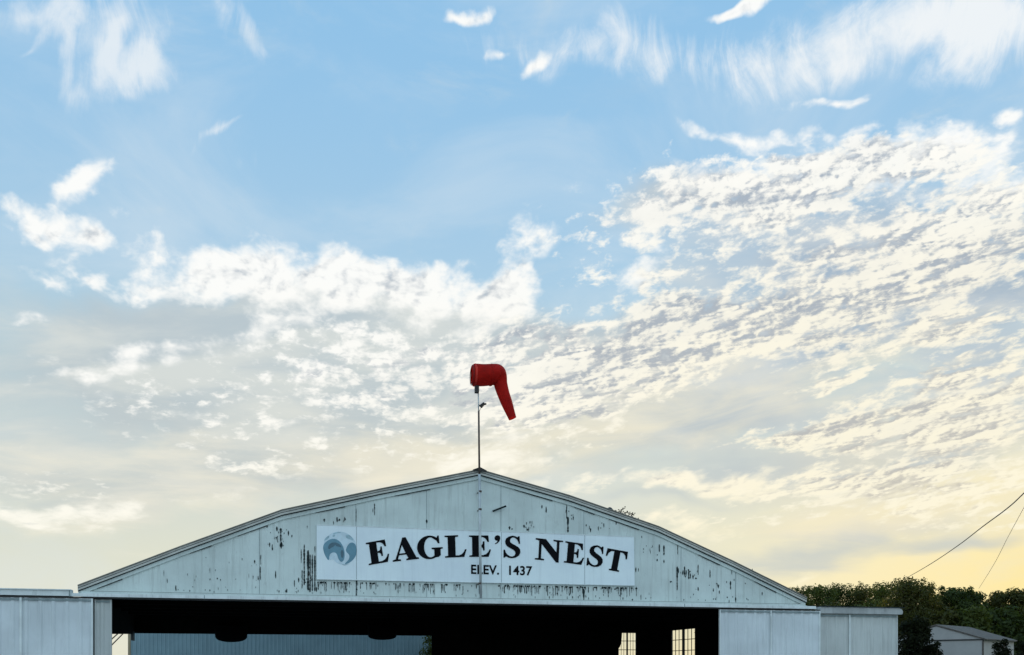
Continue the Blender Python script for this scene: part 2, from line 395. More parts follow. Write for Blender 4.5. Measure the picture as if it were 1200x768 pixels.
def glass():
    m = D.materials.new('window_glass'); m.use_nodes = True; nt = m.node_tree; nt.nodes.clear()
    out = nt.nodes.new('ShaderNodeOutputMaterial'); tr = nt.nodes.new('ShaderNodeBsdfTransparent'); gl = nt.nodes.new('ShaderNodeBsdfGlossy')
    gl.inputs['Roughness'].default_value = .05; tr.inputs[0].default_value = (.93, .94, .90, 1)
    ms = nt.nodes.new('ShaderNodeMixShader'); ms.inputs[0].default_value = .06
    nt.links.new(tr.outputs[0], ms.inputs[1]); nt.links.new(gl.outputs[0], ms.inputs[2]); nt.links.new(ms.outputs[0], out.inputs[0])
    return m
M['glass'] = glass()
def leafmat(name, a, b, tr=.45, sp=.2):
    m = D.materials.new(name); m.use_nodes = True; nt = m.node_tree; nt.nodes.clear(); E.tree = nt
    out = nt.nodes.new('ShaderNodeOutputMaterial'); p = nt.nodes.new('ShaderNodeBsdfPrincipled'); tl = nt.nodes.new('ShaderNodeBsdfTranslucent')
    g = nt.nodes.new('ShaderNodeNewGeometry'); tc = nt.nodes.new('ShaderNodeTexCoord')
    rnd = E(g.outputs['Random Per Island'])
    n = noise(E(tc.outputs['Object']), .55, 4, .6)
    c = mix(clamp(rnd * .6 + sstep(n, .35, .65) * .5), a + (1,), b + (1,))
    nt.links.new(c.k, p.inputs['Base Color']); p.inputs['Roughness'].default_value = .6; p.inputs['Specular IOR Level'].default_value = sp
    c2 = cmul(c, (1.5, 1.35, .6, 1)); nt.links.new(c2.k, tl.inputs[0])
    ms = nt.nodes.new('ShaderNodeMixShader'); ms.inputs[0].default_value = tr
    nt.links.new(p.outputs[0], ms.inputs[1]); nt.links.new(tl.outputs[0], ms.inputs[2]); nt.links.new(ms.outputs[0], out.inputs[0])
    return m
LEAF = [leafmat('leaf_dark_green', (.028, .046, .014), (.070, .095, .026)),
        leafmat('leaf_mid_green', (.036, .055, .014), (.105, .125, .030)),
        leafmat('leaf_olive_brown', (.034, .040, .012), (.095, .098, .026)),
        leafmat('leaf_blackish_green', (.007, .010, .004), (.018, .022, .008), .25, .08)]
# ------------------------------------------------------------------ the hangar's own axes: s along the front, d into the depth, z up
ANG = R(14.5); Z0 = 39.0; CA, SA = math.cos(ANG), math.sin(ANG)
S0 = -1.35       # the empty stands under the ridge
def fs(px, d=0.0):
    """position along the front (or a plane d metres behind it) that the photograph's column px measures"""
    u = (px - 600) / F
    # point = (s*CA - d*SA, Z0 + s*SA + d*CA)
    return (u * (Z0 + d * CA) + d * SA) / (CA - u * SA)
def fp(px, py, d=0.0):
    s = fs(px, d); Y = Z0 + s * SA + d * CA
    return s - S0, EYE + (HOR - py) / F * Y
ORI = (S0 * CA, Z0 + S0 * SA, 0)
BACK = 15.6
hg = empty('hangar', ORI, ANG)
tag(hg, 'old white metal hangar with arched gable, peeling paint and a wide open front', 'hangar')

# outline of the gable, from the left eave over the ridge to the right eave
TOP = [fp(92, 686), fp(212, 640.5), fp(330, 598), fp(445, 573.5), fp(561, 551), fp(665, 581), fp(770, 617.5), fp(857, 658), fp(943, 700.5)]
def top_at(x, drop=0.0):
    for (a, za), (b, zb) in zip(TOP, TOP[1:]):
        if a <= x <= b: return za + (zb - za) * (x - a) / (b - a) - drop
    return (TOP[0][1] if x < TOP[0][0] else TOP[-1][1]) - drop
XL, XR = TOP[0][0] + .12, TOP[-1][0] - .10
_, ZB = fp(600, 708.5)         # underside of the white band over the opening
ZH = ZB + .22
XO0, XO1 = fp(131, 700)[0], fp(843, 700)[0]
JOINTS = [fp(p, 640)[0] for p in (304, 417, 500, 587, 684, 798, 862)]

# front wall of the gable: one ribbed sheet cut to the roof line
def ribbed(mb, x0, x1, zlo, zhi, d, pitch=.30, depth=.010, w=.05, flip=1):
    x = x0; prof = [(x0, 0)]
    k = math.ceil(x0 / pitch) * pitch
    while k < x1 - w:
        if k - w > x0:
            prof += [(k - w, 0), (k - w * .4, -depth), (k + w * .4, -depth), (k + w, 0)]
        k += pitch
    prof.append((x1, 0))
    vs = []; fs_ = []
    for px, pd in prof:
        vs.append((px, d + pd * flip, zlo(px) if callable(zlo) else zlo)); vs.append((px, d + pd * flip, zhi(px) if callable(zhi) else zhi))
    for i in range(len(prof) - 1):
        fs_.append((2 * i, 2 * i + 2, 2 * i + 3, 2 * i + 1))
    mb.add(vs, fs_)
m = MB(); ribbed(m, XL, XR, ZH - .05, lambda x: top_at(x, .30), 0.0, pitch=.61, depth=.008, w=.035)
m.build('gable_wall', M['gable'], hg, fix=False)
for j in JOINTS:
    m = MB(); m.box(j - .007, j + .007, -.011, -.004, ZH, top_at(j, .36)); m.build('sheet_seam', M['seam'], hg)

# bargeboards: roof edge, tan strip and a lower grey board, left and right of the ridge
def edge_strip(mb, pts, up0, up1, d0, d1):
    for (a, za), (b, zb) in zip(pts, pts[1:]):
        mb.prism([(a, za + up0), (b, zb + up0), (b, zb + up1), (a, za + up1)], d0, d1)
for side, pts in (('left', TOP[:5]), ('right', TOP[4:])):
    e = MB(); edge_strip(e, pts, -.195, -.040, -.16, .01); bb = e.build('bargeboard', M['fascia'], hg)
    e = MB(); edge_strip(e, pts, -.040, -.003, -.20, -.02); e.build('roof_edging', M['rooftan'], bb)
    e = MB(); edge_strip(e, pts, -.120, -.104, -.172, -.161); e.build('joint_shadow_strip', M['bare_and_shadow'], bb)  # dark strip drawn as the line between two boards
    e = MB(); edge_strip(e, pts, -.225, -.196, -.10, -.012); e.build('joint_shadow_strip', M['bare_and_shadow'], bb)  # dark strip puts the shadow under the bargeboard into colour
    e = MB(); edge_strip(e, pts, -.36, -.226, -.06, -.012); e.build('lower_board', M['gable'], bb)
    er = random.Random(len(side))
    for (a, za), (b, zb) in zip(pts, pts[1:]):       # short dark strips paint shadow under the lower board
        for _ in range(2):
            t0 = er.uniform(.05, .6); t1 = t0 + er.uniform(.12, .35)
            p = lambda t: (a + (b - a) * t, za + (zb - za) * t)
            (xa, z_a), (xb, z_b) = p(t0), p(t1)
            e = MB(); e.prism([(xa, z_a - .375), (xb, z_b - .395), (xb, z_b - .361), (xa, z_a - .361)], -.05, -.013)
            e.build('painted_shadow_line', M['bare_and_shadow'], bb)
# roof skin: sheets running back from the front edge, ribbed by standing seams
r = MB()
for (a, za), (b, zb) in zip(TOP, TOP[1:]):
    r.add([(a, -.22, za), (b, -.22, zb), (b, BACK + .3, zb), (a, BACK + .3, za),
           (a, -.22, za - .02), (b, -.22, zb - .02), (b, BACK + .3, zb - .02), (a, BACK + .3, za - .02)],
          [(0, 1, 2, 3), (7, 6, 5, 4), (0, 4, 5, 1), (1, 5, 6, 2), (2, 6, 7, 3), (3, 7, 4, 0)])
rf = r.build('roof', M['roof'], hg)
r = MB()
for k in range(26):
    d = .3 + k * .61
    for (a, za), (b, zb) in zip(TOP, TOP[1:]):
        r.prism([(a, za + .002), (b, zb + .002), (b, zb + .03), (a, za + .03)], d, d + .03)
r.build('roof_ribs', M['roof'], rf)
apx, apz = TOP[4]
r = MB(); r.add([(apx - .26, -.24, apz - .03), (apx, -.24, apz + .07), (apx + .26, -.24, apz - .05),
                 (apx - .26, BACK + .3, apz - .03), (apx, BACK + .3, apz + .07), (apx + .26, BACK + .3, apz - .05),
                 (apx - .26, -.24, apz - .08), (apx + .26, -.24, apz - .10)],
                [(0, 1, 4, 3), (1, 2, 5, 4), (0, 6, 7, 2, 1)])
r.build('ridge_cap', M['black'], rf, fix=False)

# white band over the opening, and the door track that runs past the building on both sides
band_l, band_r = fs(-160) - S0, fs(957) - S0
m = MB(); m.box(XL, band_r - .9, -.30, .02, ZB + .10, ZB + .19)
m.add([(band_r - .9, -.30, ZB + .10), (band_r, -.30, ZB - .02), (band_r, -.02, ZB - .02), (band_r - .9, -.02, ZB + .19), (band_r - .9, -.30, ZB + .19)], [(0, 1, 4), (1, 2, 3, 4)])
b0 = m.build('header_ledge', M['gable'], hg)
m = MB(); m.box(XL - .3, band_r - .25, -.36, -.30, ZB, ZB + .115); m.box(XL - .3, band_r - .25, -.30, .02, ZB + .02, ZB + .10)
tk = m.build('header_band', M['trim'], hg)
for j in (fs(798) - S0, fs(455) - S0, fs(240) - S0):
    m = MB(); m.box(j - .012, j + .012, -.368, -.36, ZB - .02, ZB + .12); m.build('band_joint', M['seam'], tk)
m = MB(); m.box(XL, XR, -.012, .0, ZH - .07, ZH - .0); m.build('drip_strip', M['bare_and_shadow'], hg)
# left track housing
m = MB(); zl = ZB + .02
m.box(band_l, XL - .302, -.40, .05, zl - .01, zl + .18)
m.box(band_l, XL - .302, -.46, .05, zl + .183, zl + .215)
tl_ = m.build('door_track', M['trim'], hg)
for j in (fs(2) - S0, fs(84) - S0):
    m = MB(); m.box(j - .02, j + .02, -.412, -.40, zl - .03, zl + .18); m.build('track_bracket', M['seam'], tl_)
# right track housing, its outer end rounded
x1 = fs(1053) - S0; x0 = band_r + .004
poly = [(x0, ZB - .17), (x1 - .05, ZB - .17), (x1, ZB - .12), (x1, ZB - .02), (x1 - .07, ZB + .06), (x1 - .22, ZB + .10), (x0, ZB + .10)]
m = MB(); m.prism(poly, -.30, .12); tr_ = m.build('door_track', M['trimgrey'], hg)
m = MB(); m.box(x0, x1 + .05, -.36, .14, ZB + .105, ZB + .135); m.build('track_cap', M['bare_and_shadow'], tr_)

# sliding door leaves
def leaf(x0, x1, d, ztop, m_, joint=None, pitch=.43, edge='trim', label=None):
    mb = MB(); ribbed(mb, x0 + .04, x1 - .04, .06, ztop, d, pitch=pitch, depth=.035, w=.09)
    mb.box(x0 + .04, x1 - .04, d + .004, d + .06, .06, ztop)
    lf = mb.build('sliding_door', m_, hg, fix=False)
    for a_, b_ in ((x0, x0 + .05), (x1 - .06, x1)):
        t = MB(); t.box(a_, b_, d - .035, d + .062, .05, ztop); t.build('door_edge', M[edge], lf)
    if joint:
        t = MB(); t.box(joint - .035, joint + .035, d - .055, d - .037, .05, ztop); t.build('joint_strip', M['trim'], lf)
    t = MB(); t.box(x0 + .05, x1 - .06, d - .05, d - .037, ztop - .10, ztop - .03); t.build('top_rail', M['seam'], lf)
    if label: lf['label'] = label
    return lf
ZD = ZB - .06
leaf(fs(-160, -.28) - S0, fs(109, -.28) - S0, -.28, ZD, M['door'], fs(24.5, -.28) - S0)
leaf(fs(111, -.12) - S0, fs(131, -.12) - S0, -.12, ZD - .02, M['door2'], edge='door2', pitch=.25)
leaf(fs(843, -.26) - S0, fs(961, -.26) - S0, -.26, ZD - .02, M['door'], fs(903, -.26) - S0)
leaf(fs(958, -.10) - S0, fs(1051.5, -.10) - S0, -.10, ZB - .19, M['door2'], fs(995, -.10) - S0, edge='door2', label='greyer sliding door leaf on the rear track')

# door bottom rail and dark slot above the leaves
m = MB(); m.box(band_l, x1, -.33, .0, .0, .045); m.build('bottom_rail', M['black'], hg)
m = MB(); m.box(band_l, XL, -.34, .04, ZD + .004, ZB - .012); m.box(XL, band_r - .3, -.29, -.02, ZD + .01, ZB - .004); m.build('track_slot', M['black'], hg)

# side walls, rear wall (opening on its left), ceiling, trusses
ZHB = fp(300, 743.5, BACK)[1]                   # rear header underside
bx = lambda px: fs(px, BACK) - S0
m = MB()
# left wall, with a gap near the rear corner where the sheeting is off
def side_px(px, X):      # depth at which the side wall at X is seen in column px
    u = (px - 600) / F; s = X + S0
    return (s * CA - u * (Z0 + s * SA)) / (SA + u * CA) if abs(SA + u * CA) > 1e-6 else 0
XWL = XL + .05; XWR = XR - .05
dl0 = side_px(132.5, XWL); dl1 = BACK
print('left wall gap from', dl0, 'rear corner column', 600 + F * ((XWL + S0) * CA - BACK * SA) / (Z0 + (XWL + S0) * SA + BACK * CA))
print('right rear corner column', 600 + F * ((XWR + S0) * CA - BACK * SA) / (Z0 + (XWR + S0) * SA + BACK * CA))
zt = top_at(XWL, .3)
dl0 = max(dl0, 5.0)
def zrow(X, d, py): return EYE + (HOR - py) / F * (Z0 + (X + S0) * SA + d * CA)
za_, zb_ = zrow(XWL, dl0 - 1.2, 743.2), zrow(XWL, BACK, 743.2)
zt = max(zt, ZB + .34)
m.box(XWL - .05, XWL, .1, dl0 - 1.2, 0, zt)
m.add([(XWL - q, d_, z_) for q in (.05, 0) for d_, z_ in ((dl0 - 1.2, za_), (BACK, zb_), (BACK, zt), (dl0 - 1.2, zt))],
      [(0, 1, 2, 3), (4, 5, 6, 7), (0, 4, 5, 1), (1, 5, 6, 2), (2, 6, 7, 3), (3, 7, 4, 0)])
m.box(XL + .0, XWL - .05, .1, BACK, zt - .5, zt)
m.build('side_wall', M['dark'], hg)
m = MB(); m.box(XWL - .06, XWL + .02, BACK - .9, BACK - .02, ZHB - .38, ZHB + .1); m.build('corner_bracket', M['black'], hg)
for (pa, ya), (pb, yb) in (((130.5, 749.5), (138.5, 742.5)), ((130.5, 756.5), (144.5, 742.5))):
    da, db = side_px(pa, XWL), side_px(pb, XWL)
    m = MB(); m.tube([(XWL, da, zrow(XWL, da, ya)), (XWL, db, zrow(XWL, db, yb))], .028, 6); m.build('diagonal_brace', M['black'], hg)
# right wall with its window
dw1, dw0 = side_px(787, XWR), side_px(815, XWR)
def zat(px, py, d):
    u = (px - 600) / F
    X = XWR + S0; Y = Z0 + X * SA + d * CA
    return EYE + (HOR - py) / F * Y
zw1 = zat(815, 735.5, dw0)
zw0 = zw1 - 1.75
ztr = top_at(XWR, .3)
print('window depth', dw0, dw1, zw0, zw1)
m = MB(); m.box(XWR, XWR + .06, .1, dw0, 0, ztr); m.box(XWR, XWR + .06, dw1, BACK, 0, ztr)
m.box(XWR, XWR + .06, dw0, dw1, 0, zw0); m.box(XWR, XWR + .06, dw0, dw1, zw1, ztr)
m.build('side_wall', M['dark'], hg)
def window(axis, a0, a1, fixed, z0, z1, rows, half):
    fr = MB()
    def bx_(a, b, p, q, t=.05):
        if axis == 'd': fr.box(fixed - .02, fixed + t, a, b, p, q)
        else: fr.box(a, b, fixed - .02, fixed + t, p, q)
    bx_(a0, a0 + .05, z0, z1); bx_(a1 - .05, a1, z0, z1); bx_(a0 + .05, a1 - .05, z0, z0 + .05); bx_(a0 + .05, a1 - .05, z1 - .05, z1)
    mid = (a0 + a1) / 2; pw = (a1 - a0) * .035
    bx_(mid - pw, mid + pw, z0 + .05, z1 - .05)
    o = fr.build('window', M['black'], hg)
    fr = MB()
    def b2(a, b, p, q):
        if axis == 'd': fr.box(fixed + .0, fixed + .03, a, b, p, q)
        else: fr.box(a, b, fixed + .0, fixed + .03, p, q)
    tw = (a1 - a0) * .009
    for k in range(1, rows):
        z = z0 + (z1 - z0) * k / rows
        b2(a0 + .05, mid - pw, z - .018, z + .018); b2(mid + pw, a1 - .05, z - .018, z + .018)
    for s0, s1 in ((a0 + .05, mid - pw), (mid + pw, a1 - .05)):
        for k in (1, 2):
            a = s0 + (s1 - s0) * k / 3
            if axis == 'd': fr.box(fixed + .004, fixed + .026, a - tw, a + tw, z0 + .05, z1 - .05)
            else: fr.box(a - tw, a + tw, fixed + .004, fixed + .026, z0 + .05, z1 - .05)
    fr.build('muntins', M['poledark'], o)
    g = MB()
    if axis == 'd': g.add([(fixed + .015, a0 + .05, z0 + .05), (fixed + .015, a1 - .05, z0 + .05), (fixed + .015, a1 - .05, z1 - .05), (fixed + .015, a0 + .05, z1 - .05)], [(0, 1, 2, 3)])
    else: g.add([(a0 + .05, fixed + .015, z0 + .05), (a1 - .05, fixed + .015, z0 + .05), (a1 - .05, fixed + .015, z1 - .05), (a0 + .05, fixed + .015, z1 - .05)], [(0, 1, 2, 3)])
    g.build('pane', M['glass'], o)
window('d', dw0, dw1, XWR, zw0, zw1, 3, 0)
# rear wall
wx0, wx1 = bx(724), bx(746)
zr1 = fp(735, 741, BACK)[1]; zr0 = zr1 - 1.5
xo = bx(506)
m = MB()
m.box(XWL, xo, BACK, BACK + .06, ZHB, ZHB + 3.0)
m.box(xo, wx0, BACK, BACK + .06, 0, ZHB + 3.0); m.box(wx1, XWR + .06, BACK, BACK + .06, 0, ZHB + 3.0)
m.box(wx0, wx1, BACK, BACK + .06, 0, zr0); m.box(wx0, wx1, BACK, BACK + .06, zr1, ZHB + 3.0)
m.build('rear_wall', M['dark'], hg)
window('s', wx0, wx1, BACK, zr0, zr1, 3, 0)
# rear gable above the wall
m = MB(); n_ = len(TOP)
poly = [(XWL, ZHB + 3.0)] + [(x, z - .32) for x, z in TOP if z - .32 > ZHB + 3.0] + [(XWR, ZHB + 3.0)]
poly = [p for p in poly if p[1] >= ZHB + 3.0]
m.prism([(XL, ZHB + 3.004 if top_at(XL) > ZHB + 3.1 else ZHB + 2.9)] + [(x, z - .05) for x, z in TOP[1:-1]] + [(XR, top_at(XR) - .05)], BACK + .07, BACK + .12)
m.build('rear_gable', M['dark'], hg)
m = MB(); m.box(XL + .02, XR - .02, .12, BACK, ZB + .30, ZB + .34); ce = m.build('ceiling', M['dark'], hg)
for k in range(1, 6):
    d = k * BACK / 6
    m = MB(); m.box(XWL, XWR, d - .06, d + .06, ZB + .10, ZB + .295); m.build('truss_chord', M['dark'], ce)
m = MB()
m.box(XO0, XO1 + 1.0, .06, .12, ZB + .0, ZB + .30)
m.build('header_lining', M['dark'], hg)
m = MB(); m.box(XWL, XWR, .0, BACK, .0, .03); m.build('floor_slab', M['concrete'], hg)

# diagonal bracket screwed to the wall
a = fp(577, 599.5); b = fp(592, 594)
m = MB(); m.tube([(a[0], -.05, a[1]), (b[0], -.16, b[1])], .035, 6); m.build('wall_bracket', M['bare_and_shadow'], hg)

# ---- bare patches where the paint has come off: ragged vertical slivers 3 mm thick
pm = MB(); pr = random.Random(5)
def sliver(px0, py0, py1, w):
    """w in photo pixels"""
    steps = max(3, int((py1 - py0) / 1.6)); L = []; Rr = []
    c = px0
    for i in range(steps + 1):
        t = i / steps; y = py0 + (py1 - py0) * t
        ww = w * (.35 + .65 * math.sin(math.pi * min(1, t * 1.6 + .12)) ** .5 if t < .55 else .55 + .45 * pr.random()) * (.6 + .6 * pr.random())
        if i in (0, steps): ww *= .35
        L.append(fp(c - ww / 2 + pr.uniform(-.15, .15), y)); Rr.append(fp(c + ww / 2 + pr.uniform(-.15, .15), y))
    n = len(L); vs = []
    for d in (-.014, -.006):
        vs += [(x, d, z) for x, z in L] + [(x, d, z) for x, z in Rr]
    fsx = []
    for i in range(n - 1):
        fsx.append((i, i + 1, n + i + 1, n + i))
        fsx.append((i, i + 2 * n, i + 1 + 2 * n, i + 1)); fsx.append((n + i, n + i + 1, 3 * n + i + 1, 3 * n + i))
    pm.add(vs, fsx)
for px, a_, b_, w in [(354, 668, 690, 1.0), (356.5, 638, 686, 1.6), (361, 645, 692, 2.4), (363.5, 650, 694, 1.2), (366, 650, 693, 1.4), (369, 651, 693, 1.9), (371, 688, 694, 1.5),
                      (353, 644, 660, .9), (323, 669, 678, 1.2), (305, 664, 680, 1.0), (305.5, 650, 662, .7), (345, 680, 688, 1.0), (350, 677, 683, 1.4), (369, 640, 648, .8),
                      (329, 619, 626, 2.4), (329, 626, 635, 2.0), (329.5, 635, 643, 3.0), (324.5, 617, 623, 2.0), (313, 616, 619, 1.4), (316, 636, 641, 1.6), (319, 638, 645, 1.4),
                      (338, 622, 628, 1.4), (342, 627, 630, 1.2), (360, 616, 620, .8), (336, 690, 695, 1.3), (327, 692, 695, 1.0),
                      (380, 608, 612, 2.0), (395, 606, 612, 1.8), (398, 608, 611, 1.0), (404, 606, 611, 1.5), (417.3, 596, 612, .8), (439, 590, 604, 1.1), (437, 596, 601, .7),
                      (417.8, 676, 699, 1.4), (500, 609, 614, 1.8), (597, 617, 621, 2.4), (600, 619, 621, 1.4),
                      (614, 615, 619, 2.0), (617, 612, 615, 1.2), (621, 611, 614, 1.2), (618, 620, 622, 3.0), (635, 592, 596, 1.5), (640, 594, 601, 1.6),
                      (664, 592, 608, 1.2), (665.5, 606, 624, 2.6), (692, 619, 624, 1.5), (701, 617, 622, 1.4), (722, 609, 615, 1.6), (723, 609, 613, 1.0),
                      (684, 690, 705, 2.2), (745, 665, 671, 1.2), (748, 666, 670, .8), (772.5, 638, 647, 1.4), (778, 639, 651, 1.6), (770, 655, 658, 1.4), (778, 656, 660, 1.4), (752, 628, 631, 1.0),
                      (793.5, 664, 692, 1.7), (795, 666, 672, 1.2), (800, 669, 674, 1.0), (802, 664, 674, 1.6), (804, 668, 674, 1.1), (807, 667, 679, 1.5), (809, 672, 678, 1.0),
                      (812, 674, 679, 1.6), (815.5, 677, 679, 1.8), (818, 662, 674, 1.2), (832, 669, 677, 1.3), (786, 681, 683, 2.0), (818, 688, 693, 1.4), (842, 685, 690, 1.0),
                      (856, 681, 691, 1.3), (857.5, 668, 674, .8), (794, 636, 650, .8), (738, 640, 646, .8), (751, 697, 703, 1.0), (741, 702, 704, 1.6),
                      (876, 671, 676, 1.2), (883, 674, 677, .9), (893, 694, 698, 1.1), (862, 700, 706, 1.2), (206, 686, 692, 1.0), (196, 678, 684, .8), (192, 668, 676, .6), (246, 665, 672, .6)]:
    sliver(px, a_, b_, w * 1.15)
for cx, cy, sx_, sy_, n_ in ((325, 628, 8, 9, 16), (362, 680, 7, 9, 18), (806, 672, 9, 5, 14), (620, 616, 8, 4, 8), (300, 665, 6, 14, 8), (398, 609, 10, 2, 6), (762, 645, 12, 9, 9), (845, 685, 22, 8, 10), (250, 675, 25, 9, 8), (705, 618, 14, 6, 7), (668, 600, 5, 8, 6)):
    for _ in range(n_):
        x_, y_ = pr.gauss(cx, sx_ * .6), pr.gauss(cy, sy_ * .6)
        if 370 < x_ < 744 and 612 + (x_ - 371) * .0377 < y_ < 682 + (x_ - 371) * .0187: continue
        sliver(x_, y_, y_ + abs(pr.gauss(0, 2.2)) + .7, pr.uniform(.4, 1.3))
# rows under the sign
def rot_y(px): return 680 + (px - 371) * .0185
px = 373.0
while px < 746:
    dens = .25
    for c0, c1, q in ((373, 382, .9), (394, 412, .95), (415, 420, .6), (436, 447, .5), (455, 470, .5), (480, 505, .55), (520, 540, .4), (594, 640, .95), (640, 690, .8), (694, 700, .9), (704, 735, .8)):
        if c0 <= px <= c1: dens = q
    if pr.random() < dens:
        y0 = rot_y(px) + 1.2
        sliver(px, y0 + pr.uniform(-.5, 2.5), y0 + pr.uniform(3.5, 13.0), pr.uniform(.45, 1.15))
        if pr.random() < .6: sliver(px + pr.uniform(-2, 2), y0 + pr.uniform(.2, .8), y0 + pr.uniform(2, 3), pr.uniform(1.5, 3.6))
    px += pr.uniform(1.1, 2.6)
for _ in range(120):     # specks everywhere, most just above the band
    px = pr.uniform(200, 890)
    low_ = pr.random() < .65
    ylo = 700 + (px - 371) * .0175 - 5
    yy = ylo - abs(pr.gauss(0, 3)) if low_ else ylo - pr.uniform(0, 40)
    if yy < 640 and px > 365 and px < 748: continue
    if 372 < px < 745 and yy < rot_y(px) + 2: continue
    sliver(px, yy, yy + pr.uniform(1, 3.2), pr.uniform(.4, 1.1))
# flakes along the band
for _ in range(90):
    px = pr.uniform(110, 930); yy = 698.0 + (px - 110) * .0172 - pr.uniform(2.6, 4.2)
    sliver(px, yy, yy + pr.uniform(.6, 1.3), pr.uniform(1.5, 9))
pm.build('bare_patches', M['bare_and_shadow'], hg, fix=False)
# ------------------------------------------------------------------ name board on the gable
def curve_shape(name, loops, d0, d1, m, parent):
    """flat shapes with holes, given as loops of (x, z), cut out as a sheet from d0 to d1"""
    cu = D.curves.new(name, 'CURVE'); cu.dimensions = '2D'; cu.fill_mode = 'BOTH'
    for lp in loops:
        sp = cu.splines.new('POLY'); sp.points.add(len(lp) - 1); sp.use_cyclic_u = True
        for i, (x, z) in enumerate(lp): sp.points[i].co = (x, z, 0, 1)
    cu.extrude = abs(d1 - d0) / 2
    return curve_to_mesh(name, cu, (d0 + d1) / 2, m, parent, lambda x, y: (x, y))
def curve_to_mesh(name, cu, dmid, m, parent, f):
    o = D.objects.new('tmp', cu); col.objects.link(o)
    dg = bpy.context.evaluated_depsgraph_get(); dg.update()
    me = D.meshes.new_from_object(o.evaluated_get(dg)); D.objects.remove(o)
    for v in me.vertices:
        x, z = f(v.co.x, v.co.y); v.co = (x, dmid - v.co.z, z)
    me.name = name; me.materials.clear(); me.materials.append(m)
    o = D.objects.new(name, me); col.objects.link(o); o.parent = parent
    return o
sb = empty('name_board', ORI, ANG)
tag(sb, 'long white board lettered EAGLE\'S NEST over the hangar opening', 'sign')
c4 = [fp(371, 615), fp(371, 679.5), fp(743, 687), fp(742, 629)]
m = MB(); m.prism(c4, -.075, -.03); m.build('board', M['sign'], sb)
for p in (417.5, 587, 684.5):
    m = MB()
    (ax, az_), (bx2, bz2) = fp(p, 615 + (p - 371) * .0377), fp(p, 680 + (p - 371) * .0187)
    m.box(ax - .007, ax + .007, -.0815, -.0755, bz2, az_); m.build('board_joint', M['seam'], sb)
m = MB()
def frame_bar(p, q, w):
    (x0_, z0_), (x1_, z1_) = fp(*p), fp(*q)
    m.prism([(x0_, z0_), (x1_, z1_), (x1_, z1_ - w), (x0_, z0_ - w)], -.085, -.076)
frame_bar((371, 615), (742, 629), .03); frame_bar((371, 678.8), (743, 686.2), .025)
m.build('board_edge', M['trim'], sb)
GL = {
 'E': (.88, [[(0,0),(.78,0),(.88,.34),(.82,.35),(.77,.23),(.68,.13),(.56,.08),(.42,.08),(.42,.47),(.50,.46),(.55,.40),(.56,.30),(.62,.30),(.62,.72),(.56,.72),(.55,.62),(.50,.55),(.42,.54),(.42,.93),(.56,.92),(.66,.86),(.71,.78),(.74,.70),(.80,.70),(.78,1),(0,1),(0,.94),(.12,.92),(.12,.08),(0,.06)]]),
 'L': (.86, [[(0,0),(.76,0),(.86,.34),(.80,.35),(.75,.23),(.66,.13),(.54,.08),(.42,.08),(.42,.92),(.54,.94),(.54,1),(0,1),(0,.94),(.12,.92),(.12,.08),(0,.06)]]),
 'A': (1.08, [[(0,0),(.34,0),(.34,.06),(.22,.09),(.28,.26),(.58,.26),(.65,.09),(.56,.06),(.56,0),(1.08,0),(1.08,.06),(.98,.09),(.60,1.03),(.46,1.03),(.42,.90),(.12,.09),(0,.06)], [(.295,.33),(.55,.33),(.425,.70)]]),
 'N': (1.08, [[(0,0),(.36,0),(.36,.06),(.24,.08),(.24,.76),(.84,-.04),(.94,-.04),(.94,.92),(1.08,.94),(1.08,1),(.70,1),(.70,.94),(.84,.92),(.84,.42),(.40,1),(0,1),(0,.94),(.14,.90),(.14,.08),(0,.06)]]),
 'T': (.98, [[(.24,0),(.72,0),(.72,.06),(.62,.08),(.62,.92),(.76,.90),(.87,.80),(.92,.64),(.98,.64),(.96,1),(0,1),(-.02,.64),(.04,.64),(.09,.80),(.20,.90),(.34,.92),(.34,.08),(.24,.06)]]),
 'S': (.78, [[(.70,1.0),(.64,1.0),(.60,.95),(.50,1.0),(.38,1.02),(.22,.97),(.10,.88),(.06,.74),(.08,.62),(.16,.52),(.30,.44),(.44,.37),(.52,.30),(.54,.20),(.50,.11),(.40,.06),(.30,.07),(.18,.14),(.10,.24),(.06,.36),(0,.36),(.01,0),(.07,0),(.12,.06),(.24,0),(.38,-.02),(.56,.02),(.70,.12),(.76,.26),(.74,.40),(.66,.50),(.52,.58),(.38,.65),(.29,.72),(.27,.80),(.31,.89),(.40,.94),(.50,.92),(.60,.84),(.66,.72),(.67,.66),(.73,.66)]]),
 "'": (.30, [[(.02,.62),(.06,.60),(.16,.65),(.25,.74),(.29,.85),(.28,.95),(.22,1.0),(.13,1.01),(.04,.97),(.0,.89),(.02,.81),(.09,.76),(.16,.76),(.13,.69)]]),
}
def arc(cx, cy, rx, ry, a0, a1, n=16):
    return [(cx + rx * math.cos(R(a0 + (a1 - a0) * i / n)), cy + ry * math.sin(R(a0 + (a1 - a0) * i / n))) for i in range(n + 1)]
GL['G'] = (1.0, [arc(.49, .5, .49, .52, 52, 300, 22) + [(.84,.06),(.93,.13),(.93,.40),(1.02,.42),(1.02,.48),(.58,.48),(.58,.42),(.68,.40),(.68,.12)] +
                 arc(.53, .5, .25, .44, -60, -300, 20) + [(.78,.78),(.84,.66),(.90,.66),(.88,1.0),(.83,1.0)]])
